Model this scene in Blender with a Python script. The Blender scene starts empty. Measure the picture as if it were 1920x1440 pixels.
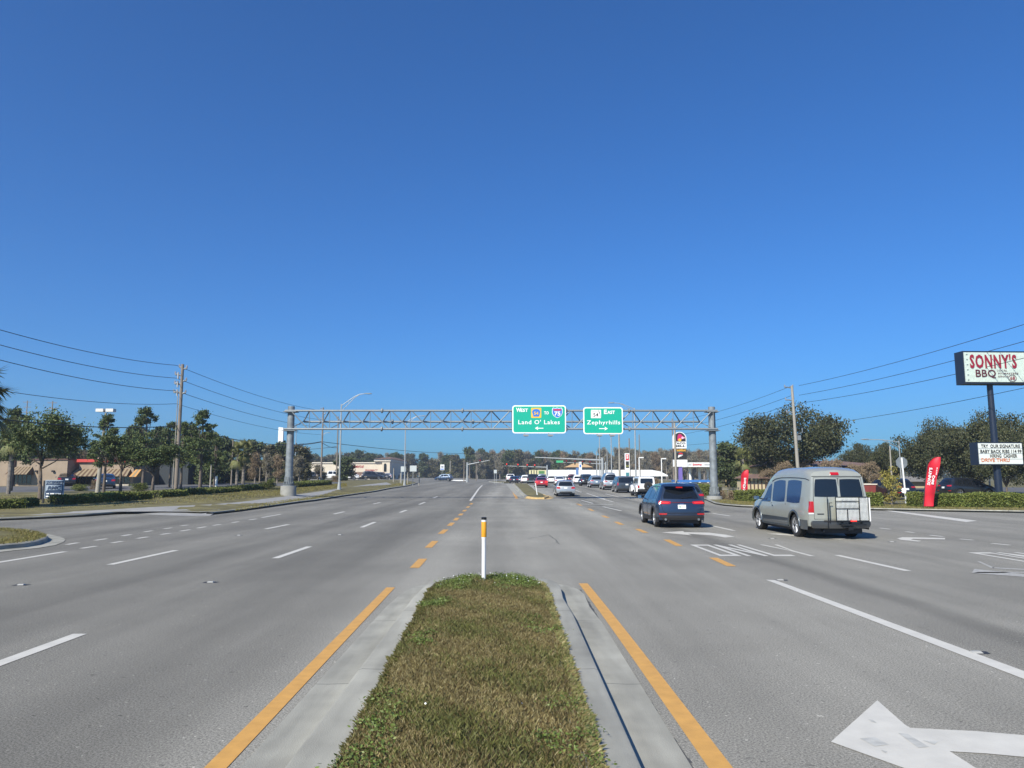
import bpy, math, random
import numpy as np
from mathutils import Vector, Matrix
R = math.radians
S = bpy.context.scene
COL = S.collection
# ------------------------------------------------------------------ camera, sky, sun, exposure
CAMH, FPX, PITCH = 1.9, 1400.0, math.atan(175/1400)
cam = bpy.data.objects.new('camera', bpy.data.cameras.new('camera')); COL.objects.link(cam)
cam.location = (0, 0, CAMH); cam.rotation_euler = (math.pi/2+PITCH, 0, 0)
cam.data.sensor_width = 36; cam.data.lens = FPX/1920*36
cam.data.clip_start = .1; cam.data.clip_end = 9000
S.camera = cam
SUN_AZ, SUN_EL = 32.0, 39.0            # the sun stands behind the camera, to its left
w = bpy.data.worlds.new('World'); S.world = w; w.use_nodes = True
nt = w.node_tree; bg = nt.nodes['Background']
sky = nt.nodes.new('ShaderNodeTexSky'); sky.sky_type = 'NISHITA'; sky.sun_disc = False
sky.sun_elevation = R(SUN_EL); sky.sun_rotation = R(180+SUN_AZ)
sky.air_density = 1.0; sky.dust_density = 0.8; sky.ozone_density = 4.0; sky.altitude = 0
wb = nt.nodes.new('ShaderNodeMix'); wb.data_type = 'RGBA'; wb.blend_type = 'MULTIPLY'; wb.inputs[0].default_value = 1
wb.inputs[7].default_value = (.31, .79, 1.34, 1)           # white balance of a clear winter sky
nt.links.new(sky.outputs[0], wb.inputs[6]); nt.links.new(wb.outputs[2], bg.inputs[0]); bg.inputs[1].default_value = 0.063
sl = bpy.data.lights.new('sun', 'SUN'); sl.energy = 4.2; sl.angle = R(.5); sl.color = (1, .93, .80)
sun = bpy.data.objects.new('sun', sl); COL.objects.link(sun)
sd = Vector((math.sin(R(SUN_AZ))*math.cos(R(SUN_EL)), math.cos(R(SUN_AZ))*math.cos(R(SUN_EL)), -math.sin(R(SUN_EL))))
sun.rotation_euler = sd.to_track_quat('-Z', 'Y').to_euler(); sun.location = (-30, -40, 60)
S.view_settings.view_transform = 'Standard'; S.view_settings.look = 'None'
S.view_settings.exposure = 0.75; S.view_settings.gamma = 1
# ------------------------------------------------------------------ terrain and pixel rays
def sst(t): t = min(1, max(0, t)); return t*t*(3-2*t)
def T(x, y):
    z = float(np.interp(y, (60, 95, 130, 170, 320), (0, .45, .62, .8, 1.15)))
    z += .5*sst((-15-x)/5.5)*sst((y-30)/26)
    return z
def ray(px, py):
    c, s = math.cos(PITCH), math.sin(PITCH)
    a, b = 1400*c-(720-py)*s, 1400*s+(720-py)*c
    return (px-960)/a, b/a
def P(px, py, Y):
    k, q = ray(px, py); return Vector((k*Y, Y, CAMH+q*Y))
def G(px, py, off=0.0):
    k, q = ray(px, py)
    if q > -.0008: q = -.0008
    Y = 1.0
    while Y < 1500:
        if CAMH+q*Y <= T(k*Y, Y)+off: break
        Y += .25 if Y < 150 else 1
    lo, hi = Y-1, Y
    for _ in range(24):
        m = (lo+hi)/2
        if CAMH+q*m <= T(k*m, m)+off: hi = m
        else: lo = m
    return Vector((k*hi, hi, T(k*hi, hi)+off))
def B(px, Y, off=0): return Vector((ray(px, 895)[0]*Y, Y, T(ray(px, 895)[0]*Y, Y)+off))
# ------------------------------------------------------------------ materials
MATS = {}
def mat(name, col, rough=.7, metal=0, var=0, vscale=6, bump=0, bscale=60, coat=0, emit=0, trans=0, island=None, vsc=None, spec=None):
    if name in MATS: return MATS[name]
    m = bpy.data.materials.new(name); m.use_nodes = True; n = m.node_tree.nodes; l = m.node_tree.links
    p = n['Principled BSDF']
    c = (*col, 1) if len(col) == 3 else col
    p.inputs['Base Color'].default_value = c; p.inputs['Roughness'].default_value = rough
    p.inputs['Metallic'].default_value = metal; p.inputs['Coat Weight'].default_value = coat
    p.inputs['Coat Roughness'].default_value = .05
    if spec is not None: p.inputs['Specular IOR Level'].default_value = spec
    if emit: p.inputs['Emission Color'].default_value = c; p.inputs['Emission Strength'].default_value = emit
    src = None
    tc = n.new('ShaderNodeTexCoord')
    if var or bump:
        mp = n.new('ShaderNodeMapping'); l.new(tc.outputs['Object'], mp.inputs[0])
        if vsc: mp.inputs['Scale'].default_value = vsc
    if island:
        g = n.new('ShaderNodeNewGeometry'); r = n.new('ShaderNodeValToRGB'); l.new(g.outputs['Random Per Island'], r.inputs[0])
        els = r.color_ramp.elements
        for i, (pos, cc) in enumerate(island):
            e = els[i] if i < 2 else els.new(pos)
            e.position = pos; e.color = (*cc, 1)
        src = r.outputs[0]
    if var:
        nz = n.new('ShaderNodeTexNoise'); nz.inputs['Scale'].default_value = vscale; nz.inputs['Detail'].default_value = 5
        l.new(mp.outputs[0], nz.inputs[0])
        mr = n.new('ShaderNodeMapRange'); mr.inputs[1].default_value = .3; mr.inputs[2].default_value = .7
        mr.inputs[3].default_value = 1-var; mr.inputs[4].default_value = 1+var
        l.new(nz.outputs[0], mr.inputs[0])
        mx = n.new('ShaderNodeMix'); mx.data_type = 'RGBA'; mx.blend_type = 'MULTIPLY'; mx.inputs[0].default_value = 1
        if src: l.new(src, mx.inputs[6])
        else: mx.inputs[6].default_value = c
        l.new(mr.outputs[0], mx.inputs[7]); src = mx.outputs[2]
    if src: l.new(src, p.inputs['Base Color'])
    if bump:
        nb = n.new('ShaderNodeTexNoise'); nb.inputs['Scale'].default_value = bscale; nb.inputs['Detail'].default_value = 3
        l.new(tc.outputs['Object'], nb.inputs[0]); bp = n.new('ShaderNodeBump'); bp.inputs['Strength'].default_value = bump
        bp.inputs['Distance'].default_value = .02; l.new(nb.outputs[0], bp.inputs['Height']); l.new(bp.outputs[0], p.inputs['Normal'])
    MATS[name] = m; return m
def leafmat(name, cols, rough=.6, var=.25, vscale=.6):
    k = len(cols)
    m = mat(name, cols[0], rough, var=var, vscale=vscale, island=[(i/max(1, k-1), c) for i, c in enumerate(cols)], spec=.25)
    return m
def paint(name, col, metal=.35, rough=.35): return mat(name, col, rough, metal, coat=1, var=.04, vscale=3)
CONC = mat('concrete', (.25, .25, .23), .85, var=.14, vscale=3, bump=.25, bscale=90)
GALV = mat('galvanised_steel', (.21, .235, .25), .55, .3, var=.12, vscale=8)
GALVP = mat('galvanised_post', (.20, .225, .24), .6, .2, var=.25, vscale=3)
ALU = mat('aluminium_pole', (.36, .38, .38), .5, .3, var=.06)
WOOD = mat('weathered_wood', (.2, .17, .14), .9, var=.25, vscale=5, vsc=(4, 4, .4), bump=.2)
PCON = mat('pole_concrete', (.30, .28, .24), .85, var=.12)
DARK = mat('dark_plastic', (.018, .018, .02), .6)
BLACK = mat('black_metal', (.01, .011, .013), .4)
RUB = mat('tyre_rubber', (.018, .018, .018), .85)
GLASS = mat('tinted_glass', (.008, .010, .013), .06, coat=.4)
SGLASS = mat('side_glass_sky_tint', (.035, .07, .16), .12, metal=.35)  # blue base colour stands in for reflected sky
RIM = mat('rim_alloy', (.55, .56, .58), .3, .8)
CHROME = mat('chrome', (.6, .62, .65), .15, 1)
TAIL = mat('tail_light_red', (.40, .008, .012), .2, coat=1)
TAILON = mat('tail_light_lit', (.9, .03, .02), .3, emit=.4)
CLEAR = mat('clear_lens', (.7, .7, .68), .15, coat=1)
WHITEP = mat('white_paint', (.78, .79, .78), .5, var=.04)
PLATE = mat('plate_white', (.7, .72, .72), .4, var=.1, vscale=20)
BARK = mat('bark', (.13, .105, .085), .95, var=.3, vscale=4, bump=.4, bscale=12)
BARKG = mat('bark_grey', (.19, .17, .15), .95, var=.25, vscale=3, bump=.3, bscale=12)
# ------------------------------------------------------------------ object helpers
def tag(o, label=None, cat=None, group=None, kind=None):
    if label: o['label'] = label
    if cat: o['category'] = cat
    if group: o['group'] = group
    if kind: o['kind'] = kind
    return o
def thing(name, label, cat, loc=(0, 0, 0), rz=0, group=None):
    o = bpy.data.objects.new(name, None); COL.objects.link(o); o.empty_display_size = .2
    o.location = loc; o.rotation_euler = (0, 0, rz); return tag(o, label, cat, group)
def dup(root, loc, rz=None, label=None, group=None, sc=None):
    r = root.copy(); COL.objects.link(r); r.location = loc
    if rz is not None: r.rotation_euler = (0, 0, rz)
    if sc is not None: r.scale = sc if hasattr(sc, '__len__') else (sc, sc, sc)
    if label: r['label'] = label
    if group: r['group'] = group
    for ch in list(root.children):
        c = ch.copy(); COL.objects.link(c); c.parent = r
        for g in list(ch.children):
            d = g.copy(); COL.objects.link(d); d.parent = c
    return r
class MB:
    def __init__(s): s.v = []; s.f = []; s.m = []; s.o = Vector((0, 0, 0))
    def add(s, vs, fs, mi=0):
        b = len(s.v); s.v += [tuple(Vector(v)-s.o) for v in vs]; s.f += [tuple(b+i for i in f) for f in fs]; s.m += [mi]*len(fs); return s
    def box(s, c, d, rz=0, mi=0, rot=None):
        x, y, z = d[0]/2, d[1]/2, d[2]/2
        M = rot if rot else Matrix.Rotation(rz, 3, 'Z')
        vs = [Vector(c)+M @ Vector((i*x, j*y, k*z)) for i in (-1, 1) for j in (-1, 1) for k in (-1, 1)]
        return s.add(vs, [(0, 1, 3, 2), (4, 6, 7, 5), (0, 4, 5, 1), (2, 3, 7, 6), (0, 2, 6, 4), (1, 5, 7, 3)], mi)
    def bbox(s, a, b, mi=0):
        return s.box([(a[i]+b[i])/2 for i in range(3)], [abs(b[i]-a[i]) for i in range(3)], mi=mi)
    def bar(s, a, b, w, h=None, mi=0):
        a, b = Vector(a), Vector(b); d = b-a; L = d.length; q = d.to_track_quat('Y', 'Z').to_matrix()
        return s.box((a+b)/2, (w, L, h or w), rot=q, mi=mi)
    def cyl(s, a, b, r1, r2=None, n=10, mi=0, cap=True):
        a, b = Vector(a), Vector(b); r2 = r1 if r2 is None else r2; q = (b-a).to_track_quat('Z', 'Y').to_matrix()
        vs = []
        for c, r in ((a, r1), (b, r2)):
            for i in range(n):
                t = 2*math.pi*i/n; vs.append(c+q @ Vector((r*math.cos(t), r*math.sin(t), 0)))
        fs = [(i, (i+1) % n, n+(i+1) % n, n+i) for i in range(n)]
        if cap: fs += [tuple(range(n-1, -1, -1)), tuple(range(n, 2*n))]
        return s.add(vs, fs, mi)
    def tube(s, pts, r, n=8, mi=0):
        pts = [Vector(p) for p in pts]; rs = r if hasattr(r, '__len__') else [r]*len(pts); vs = []
        for i, p in enumerate(pts):
            d = (pts[min(i+1, len(pts)-1)]-pts[max(i-1, 0)]); q = d.to_track_quat('Z', 'Y').to_matrix()
            for j in range(n):
                t = 2*math.pi*j/n; vs.append(p+q @ Vector((rs[i]*math.cos(t), rs[i]*math.sin(t), 0)))
        fs = [(i*n+j, i*n+(j+1) % n, (i+1)*n+(j+1) % n, (i+1)*n+j) for i in range(len(pts)-1) for j in range(n)]
        fs += [tuple(range(n-1, -1, -1)), tuple(range((len(pts)-1)*n, len(pts)*n))]
        return s.add(vs, fs, mi)
    def lathe(s, prof, c=(0, 0, 0), ax='Z', n=16, mi=0):
        vs = []; k = len(prof)
        for i in range(n):
            t = 2*math.pi*i/n; cs, sn = math.cos(t), math.sin(t)
            for r, h in prof:
                p = (r*cs, r*sn, h) if ax == 'Z' else (h, r*cs, r*sn)
                vs.append(Vector(c)+Vector(p))
        fs = [(i*k+j, ((i+1) % n)*k+j, ((i+1) % n)*k+j+1, i*k+j+1) for i in range(n) for j in range(k-1)]
        return s.add(vs, fs, mi)
    def prism(s, poly, y0, y1, mi=0, c=(0, 0, 0)):      # polygon in XZ extruded in Y
        n = len(poly); c = Vector(c)
        vs = [c+Vector((p[0], y0, p[1])) for p in poly]+[c+Vector((p[0], y1, p[1])) for p in poly]
        fs = [tuple(range(n)), tuple(range(2*n-1, n-1, -1))]+[(i, i+n, (i+1) % n+n, (i+1) % n) for i in range(n)]
        return s.add(vs, fs, mi)
    def grid(s, fn, nu, nv, mi=0):
        vs = [fn(i/nu, j/nv) for i in range(nu+1) for j in range(nv+1)]
        fs = [(i*(nv+1)+j, (i+1)*(nv+1)+j, (i+1)*(nv+1)+j+1, i*(nv+1)+j+1) for i in range(nu) for j in range(nv)]
        return s.add(vs, fs, mi)
    def text(s, body, size, c, w=None, off=0., ext=.01, mi=0, shear=0, h=None, flat=False, rot=0, sp=1.0):
        cu = bpy.data.curves.new('t', 'FONT'); cu.body = body; cu.size = size; cu.offset = off*size; cu.resolution_u = 2
        cu.align_x = 'CENTER'; cu.align_y = 'CENTER'; cu.shear = shear; cu.space_character = sp
        o = bpy.data.objects.new('t', cu); COL.objects.link(o)
        me = bpy.data.meshes.new_from_object(o.evaluated_get(bpy.context.evaluated_depsgraph_get()))
        vs = [v.co.copy() for v in me.vertices]; fs = [tuple(p.vertices) for p in me.polygons]
        bpy.data.objects.remove(o); bpy.data.curves.remove(cu); bpy.data.meshes.remove(me)
        if not vs: return s
        x0, x1 = min(v.x for v in vs), max(v.x for v in vs); y0, y1 = min(v.y for v in vs), max(v.y for v in vs)
        sx = w/(x1-x0) if w else 1; sy = h/(y1-y0) if h else sx if w else 1
        c = Vector(c); cr, sr = math.cos(rot), math.sin(rot); out = []
        for v in vs:
            a, b = (v.x-(x0+x1)/2)*sx, (v.y-(y0+y1)/2)*sy
            a, b = a*cr-b*sr, a*sr+b*cr
            out.append(c+(Vector((a, b, 0)) if flat else Vector((a, -ext, b))))
        return s.add(out, fs, mi)
    def build(s, name, mats, parent=None, smooth=None):
        me = bpy.data.meshes.new(name); me.from_pydata(s.v, [], s.f)
        for m in (mats if isinstance(mats, (list, tuple)) else [mats]): me.materials.append(m)
        if any(s.m): me.polygons.foreach_set('material_index', s.m)
        if smooth:
            me.polygons.foreach_set('use_smooth', [True]*len(s.f)); me.update(); me.set_sharp_from_angle(angle=R(smooth))
        me.update(); o = bpy.data.objects.new(name, me); COL.objects.link(o)
        if parent: o.parent = parent
        return o
def npmesh(name, V, k, mats, parent=None, mi=None, smooth=False):
    """V: (n*k,3) verts, every k verts one face"""
    V = np.asarray(V, dtype=np.float32); n = len(V)//k
    me = bpy.data.meshes.new(name); me.vertices.add(len(V)); me.vertices.foreach_set('co', V.ravel())
    me.loops.add(len(V)); me.loops.foreach_set('vertex_index', np.arange(len(V), dtype=np.int32))
    me.polygons.add(n); me.polygons.foreach_set('loop_start', np.arange(0, n*k, k, dtype=np.int32))
    for m in (mats if isinstance(mats, (list, tuple)) else [mats]): me.materials.append(m)
    if mi is not None: me.polygons.foreach_set('material_index', np.asarray(mi, dtype=np.int32))
    me.update(calc_edges=True); me.validate()
    o = bpy.data.objects.new(name, me); COL.objects.link(o)
    if parent: o.parent = parent
    return o
def struct(mb, name, m, smooth=None): return tag(mb.build(name, m, None, smooth), kind='structure')
# ------------------------------------------------------------------ ground, road
def gcoords():
    xs = [-3000, -1200, -500, -260, -160, -110, -80, -60, -45, -35, -28, -24]+[-20.5+.55*i for i in range(11)]+[-12, -8, -4, 0, 4, 8, 12, 16, 20, 26, 32, 40, 55, 80, 120, 180, 300, 600, 1500, 3000]
    ys = [-60, -30, -15]+[-10+4*i for i in range(10)]+[30+2*i for i in range(14)]+[60, 70, 80, 95, 110, 130, 150, 170, 200, 230, 260, 320, 420, 600, 1000, 2000, 5000]
    return sorted(set(round(x, 3) for x in xs)), sorted(set(ys))
XS, YS = gcoords()
def sheet(name, cond, off, m):
    mb = MB(); idx = {}
    def vi(i, j):
        if (i, j) not in idx: idx[(i, j)] = len(mb.v); mb.v.append((XS[i], YS[j], T(XS[i], YS[j])+off))
        return idx[(i, j)]
    for i in range(len(XS)-1):
        for j in range(len(YS)-1):
            if cond((XS[i]+XS[i+1])/2, (YS[j]+YS[j+1])/2):
                mb.f.append((vi(i, j), vi(i+1, j), vi(i+1, j+1), vi(i, j+1))); mb.m.append(0)
    return struct(mb, name, m)
def asphalt():
    m = bpy.data.materials.new('asphalt'); m.use_nodes = True; n = m.node_tree.nodes; l = m.node_tree.links; p = n['Principled BSDF']
    tc = n.new('ShaderNodeTexCoord')
    def noise(scale, vsc, det=4, rough=.6):
        mp = n.new('ShaderNodeMapping'); mp.inputs['Scale'].default_value = vsc; l.new(tc.outputs['Object'], mp.inputs[0])
        z = n.new('ShaderNodeTexNoise'); z.inputs['Scale'].default_value = scale; z.inputs['Detail'].default_value = det; z.inputs['Roughness'].default_value = rough
        l.new(mp.outputs[0], z.inputs[0]); return z.outputs[0]
    def rng(src, a, b, c, d):
        r = n.new('ShaderNodeMapRange'); r.inputs[1].default_value = a; r.inputs[2].default_value = b; r.inputs[3].default_value = c; r.inputs[4].default_value = d
        l.new(src, r.inputs[0]); return r.outputs[0]
    def mul(a, b):
        q = n.new('ShaderNodeMath'); q.operation = 'MULTIPLY'; l.new(a, q.inputs[0]); l.new(b, q.inputs[1]); return q.outputs[0]
    fine = rng(noise(58, (1, 1, 1), 3, .9), .36, .66, .42, 1.75)
    streak = rng(noise(1.0, (.55, .035, 1), 4), .35, .65, .80, 1.14)
    blot = rng(noise(.28, (1, 1, 1), 5), .35, .65, .9, 1.08)
    spots = rng(noise(7, (1, 1, 1), 2), .70, .76, 1, .6)
    sepx = n.new('ShaderNodeSeparateXYZ'); l.new(tc.outputs['Object'], sepx.inputs[0])
    leftp = mul(rng(sepx.outputs[0], -2.8, -1.7, .70, 1.0), rng(sepx.outputs[0], 4.7, 5.1, 1.0, .90))
    wob = noise(1.0, (.5, .12, 1), 3)
    def oil(x0, wd, amt):
        ad = n.new('ShaderNodeMath'); ad.operation = 'SUBTRACT'; ad.inputs[1].default_value = x0+.5; l.new(sepx.outputs[0], ad.inputs[0])
        a2 = n.new('ShaderNodeMath'); a2.operation = 'ADD'; l.new(ad.outputs[0], a2.inputs[0]); l.new(wob, a2.inputs[1])
        ab = n.new('ShaderNodeMath'); ab.operation = 'ABSOLUTE'; l.new(a2.outputs[0], ab.inputs[0])
        rr_ = n.new('ShaderNodeMapRange'); rr_.interpolation_type = 'SMOOTHSTEP'; rr_.inputs[1].default_value = 0; rr_.inputs[2].default_value = wd; rr_.inputs[3].default_value = amt; rr_.inputs[4].default_value = 1; l.new(ab.outputs[0], rr_.inputs[0]); return rr_.outputs[0]
    leftp = mul(leftp, mul(mul(oil(6.0, .55, .70), oil(9.6, .6, .82)), mul(oil(-3.7, .8, .90), oil(-7.1, .8, .90))))
    specks = rng(noise(16, (1, 1, 1), 1), .72, .745, 1, 1.7); leftp = mul(leftp, specks)
    flecks = rng(noise(9.3, (1, 2.2, 1), 1), .735, .75, 1, .45); leftp = mul(leftp, flecks)
    #                     # older, darker surfacing on the left carriageway
    wav = n.new('ShaderNodeMath'); wav.operation = 'MULTIPLY'; wav.inputs[1].default_value = 2*math.pi/3.3; l.new(sepx.outputs[0], wav.inputs[0])
    sn = n.new('ShaderNodeMath'); sn.operation = 'SINE'; l.new(wav.outputs[0], sn.inputs[0]); tracks = rng(sn.outputs[0], -1, 1, .93, 1.05)
    f = mul(mul(mul(fine, streak), mul(blot, spots)), mul(leftp, tracks))
    mx = n.new('ShaderNodeMix'); mx.data_type = 'RGBA'; mx.blend_type = 'MULTIPLY'; mx.inputs[0].default_value = 1
    mx.inputs[6].default_value = (.240, .232, .202, 1); l.new(f, mx.inputs[7]); l.new(mx.outputs[2], p.inputs['Base Color'])
    p.inputs['Roughness'].default_value = .85; p.inputs['Specular IOR Level'].default_value = .3
    bp = n.new('ShaderNodeBump'); bp.inputs['Strength'].default_value = .35; bp.inputs['Distance'].default_value = .01
    l.new(noise(130, (1, 1, 1), 2), bp.inputs['Height']); l.new(bp.outputs[0], p.inputs['Normal'])
    MATS['asphalt'] = m; return m
ASPH = asphalt()
LAWN = mat('dry_lawn', (.13, .115, .045), .95, var=.4, vscale=.9, bump=.8, bscale=25)
SOIL = mat('soil_thatch', (.085, .065, .035), .95, var=.45, vscale=6, bump=.8, bscale=60)
sheet('ground', lambda x, y: True, -.06, LAWN)
sheet('road', lambda x, y: -140 < x < 130 and -70 < y < 300, 0, ASPH)
WMARK = mat('marking_white', (.53, .515, .46), .6, var=.08, vscale=4, bump=.1)
WOLD = mat('marking_white_worn', (.33, .325, .30), .7, var=.22, vscale=14)
YMARK = mat('marking_yellow', (.53, .29, .07), .6, var=.1, vscale=8)
MK = .005
def markpoly(pts, m, name='road_marking', off=MK):
    mb = MB(); mb.add([G(*p)+Vector((0, 0, off)) for p in pts], [tuple(range(len(pts)))]); return struct(mb, name, m)
def dashes(lst, wid, m, name):
    mb = MB()
    for (x1, y1, x2, y2) in lst:
        a, b = G(x1, y1), G(x2, y2); d = (b-a).normalized(); pr = Vector((d.y, -d.x, 0))*wid/2; n = max(1, int((b-a).length/4))
        for i in range(n):
            p, q = a.lerp(b, i/n), a.lerp(b, (i+1)/n); pts = [p-pr, p+pr, q+pr, q-pr]
            mb.add([Vector((t.x, t.y, T(t.x, t.y)+MK)) for t in pts], [(0, 1, 2, 3)])
    return struct(mb, name, m)
c8 = lambda a: [(x1*.3958, y1*.3958+920, x2*.3958, y2*.3958+920) for (x1, y1, x2, y2) in a]
c7 = lambda a: [(x1*.375+1200, y1*.375+950, x2*.375+1200, y2*.375+950) for (x1, y1, x2, y2) in a]
dashes([(-90, 1277, 150, 1189), (206, 1059, 330, 1032), (516, 1047, 580, 1025), (678, 989, 703, 979), (750, 961, 762, 956.5), (786, 946, 797, 941.5), (812, 934, 820, 931), (498, 992, 541, 983.5), (626, 964, 645, 959.5), (700, 945, 713, 942), (-60, 1064, 122, 1034.5)], .17, WMARK, 'lane_marking')
dashes(c8([(315, 256, 370, 247), (450, 236, 505, 228), (578, 215, 620, 208), (683, 196, 722, 190), (777, 181, 815, 176), (857, 167, 890, 163), (385, 274, 455, 263), (530, 248, 580, 240), (650, 227, 700, 219), (762, 208, 805, 202), (855, 192, 900, 185), (935, 178, 975, 171), (1010, 165, 1045, 160), (1100, 152, 1130, 147), (1180, 139, 1215, 134), (1240, 128, 1330, 112)]), .15, WMARK, 'guide_marking')
dashes(c7([(985, 243, 1340, 322), (365, 97, 470, 120), (360, 33, 450, 47), (270, 15, 330, 22), (1200, 107, 1250, 113), (1330, 125, 1370, 130), (1450, 143, 1515, 150), (1600, 162, 1665, 168), (1760, 184, 1850, 193)])+[(1100, 925, 1135, 936), (1075, 918, 1090, 923), (1090, 938, 1112, 944), (1130, 950, 1165, 958), (1120, 933, 1150, 941), (1135, 926, 1160, 932)], .16, WMARK, 'turn_marking')
dashes([(882, 939, 904, 910)], .2, WMARK, 'edge_marking')
dashes([(902, 929.5, 942, 929.5)], .35, WMARK, 'faint_stop_marking')
dashes([(1070, 945, 1150, 946)], .4, WMARK, 'queue_stop_marking')
dashes([(1085, 949, 1185, 951)], .3, WOLD, 'queue_word_marking')
markpoly([(1640, 955), (1650, 955), (1832, 976.5), (1812, 979)], WMARK, 'right_edge_marking')
markpoly([(1436, 1087.5), (1453, 1088), (1920, 1259), (2180, 1352), (2180, 1382), (1920, 1274)], WMARK, 'solid_lane_marking')
# yellow
dashes([(777, 1065, 793, 1048), (803, 1027, 816, 1014.5), (826, 1001, 836, 993), (842, 986, 849, 980), (853, 976, 858, 971), (862, 966.5, 866, 963), (869, 959, 873, 956), (876, 952, 879, 949.5), (882, 946, 885, 943.5)], .2, YMARK, 'yellow_guide_marking')
dashes([(1372, 1062, 1337, 1046), (1274, 1024, 1250, 1012), (1211, 999, 1195, 992), (1166, 984, 1155, 978.5), (1140, 971, 1130, 967), (1112, 958, 1104, 954), (1090, 948, 1082, 944.5)], .2, YMARK, 'yellow_turn_guide_marking')
dashes([(958, 914, 969, 935)], .25, YMARK, 'yellow_edge_marking')
# words and arrows
def word(txt, x0, x1, y0, y1, m):
    s_ = .21; G_ = {'O': [[(0, 0), (1, 0), (1, s_*.5), (0, s_*.5)], [(0, 1-s_*.5), (1, 1-s_*.5), (1, 1), (0, 1)], [(0, s_*.5), (s_, s_*.5), (s_, 1-s_*.5), (0, 1-s_*.5)], [(1-s_, s_*.5), (1, s_*.5), (1, 1-s_*.5), (1-s_, 1-s_*.5)]],
      'N': [[(0, 0), (s_, 0), (s_, 1), (0, 1)], [(1-s_, 0), (1, 0), (1, 1), (1-s_, 1)], [(s_, .97), (s_, .68), (1-s_, .03), (1-s_, .32)]],
      'L': [[(0, 0), (s_, 0), (s_, 1), (0, 1)], [(s_, 0), (1, 0), (1, s_*.5), (s_, s_*.5)]], 'Y': [[(.5-s_/2, 0), (.5+s_/2, 0), (.5+s_/2, .45), (.5-s_/2, .45)], [(.5-s_/2, .45), (.5+s_*.1, .45), (s_, 1), (0, 1)], [(.5+s_*.1, .45), (.5+s_/2, .45), (1, 1), (1-s_, 1)]]}
    mb = MB(); n = len(txt); w_ = (x1-x0)/(n+.25*(n-1))
    for k, ch in enumerate(txt):
        for q in G_[ch]: mb.add([(x0+k*w_*1.25+u*w_, y0+v*(y1-y0), MK) for u, v in q], [tuple(range(len(q)))])
    return struct(mb, 'lane_word', m)
word('ONLY', 5.05, 7.55, 18.5, 21.6, WMARK)
word('ONLY', 11.6, 14.3, 16.6, 19.4, WMARK)
markpoly([(1645, 1314), (1697, 1360), (1707, 1366), (1830, 1372), (1925, 1380), (2010, 1392), (2090, 1420), (2150, 1470), (2080, 1470), (2020, 1440), (1925, 1421), (1850, 1414), (1781, 1410), (1862, 1462), (1760, 1462), (1691, 1440), (1558, 1392)], WMARK, 'turn_arrow')
markpoly([(1240, 998.5), (1281, 996), (1283, 998), (1330, 999), (1362, 1003), (1377, 1006.5), (1360, 1008), (1335, 1004), (1290, 1001), (1297, 1004)], WMARK, 'turn_arrow')
markpoly([(1438, 1001), (1458, 1000.5), (1520, 1003), (1590, 1010), (1575, 1012), (1500, 1006), (1460, 1003)], WMARK, 'turn_arrow')
markpoly([(1682, 1010), (1692, 1007.5), (1772, 1009), (1772, 1011.5), (1712, 1010.5), (1708, 1012), (1728, 1014.5), (1722, 1015.5), (1690, 1012.5)], WMARK, 'turn_arrow')
for q in ([(1822, 1075), (1827, 1067), (1950, 1080), (1950, 1084)], [(1832, 1053), (1838, 1053), (1865, 1065), (1860, 1066)], [(1860, 1064), (1960, 1069), (1960, 1071), (1862, 1066)], [(1822, 1075), (1835, 1073), (1960, 1072.5), (1960, 1074)]): markpoly(q, WOLD, 'worn_marking')
SCUFF = mat('rubber_scuff', (.42, .42, .39), .7, var=.2, vscale=9)
for q in ([(1612, 1386), (1640, 1384), (1668, 1398), (1640, 1401)], [(1684, 1376), (1702, 1378), (1742, 1402), (1722, 1404)], [(1628, 1350), (1636, 1351), (1644, 1357), (1634, 1355)], [(1652, 1408), (1664, 1411), (1660, 1414)], [(1730, 1390), (1760, 1392), (1752, 1398)]): markpoly(q, SCUFF, 'tyre_scuff', .007)
# crack seal and dark joints across the road
JOINT = mat('sealed_joint', (.06, .06, .06), .8, var=.3)
mb = MB()
for (a, b, wd) in (((780, 917), (960, 914.5), .25), ((1300, 967), (1400, 958), .1), ((890, 970), (985, 971), .05)):
    pa, pb = G(*a), G(*b); n = 12; rr = random.Random(3)
    off = [rr.uniform(-.1, .1) for _ in range(n+1)]
    for i in range(n):
        p, q = pa.lerp(pb, i/n), pa.lerp(pb, (i+1)/n)
        mb.add([Vector((t.x, t.y+o+s*wd, T(t.x, t.y)+.003)) for t, o, s in ((p, off[i], 0), (q, off[i+1], 0), (q, off[i+1], 1), (p, off[i], 1))], [(0, 1, 2, 3)])
struct(mb, 'road_joint', JOINT)
def crack(pts, w0, seed):
    rr = random.Random(seed); mb = MB(); g = [G(*p) for p in pts]
    for p, q in zip(g, g[1:]):
        n = max(3, int((q-p).length/.25)); pr = Vector((-(q-p).y, (q-p).x, 0)).normalized(); last = p
        for k in range(1, n+1):
            c = p.lerp(q, k/n)+pr*(rr.gauss(0, .03) if k < n else 0); ww = w0*rr.uniform(.4, 1.3); mb.add([Vector((t.x, t.y, T(t.x, t.y)+.004)) for t in (last-pr*ww, c-pr*ww, c+pr*ww, last+pr*ww)], [(0, 1, 2, 3)]); last = c
    return struct(mb, 'road_crack', JOINT)
crack([(990, 1010), (1030, 1003), (1048, 1020)], .012, 3); 
crack([(740, 1000), (1200, 995)], .012, 5); crack([(600, 985), (760, 940), (850, 915)], .015, 6)
SKID = mat('skid_rubber', (.085, .085, .083), .8, var=.25, vscale=3)
ST = {'n': 0}
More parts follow.
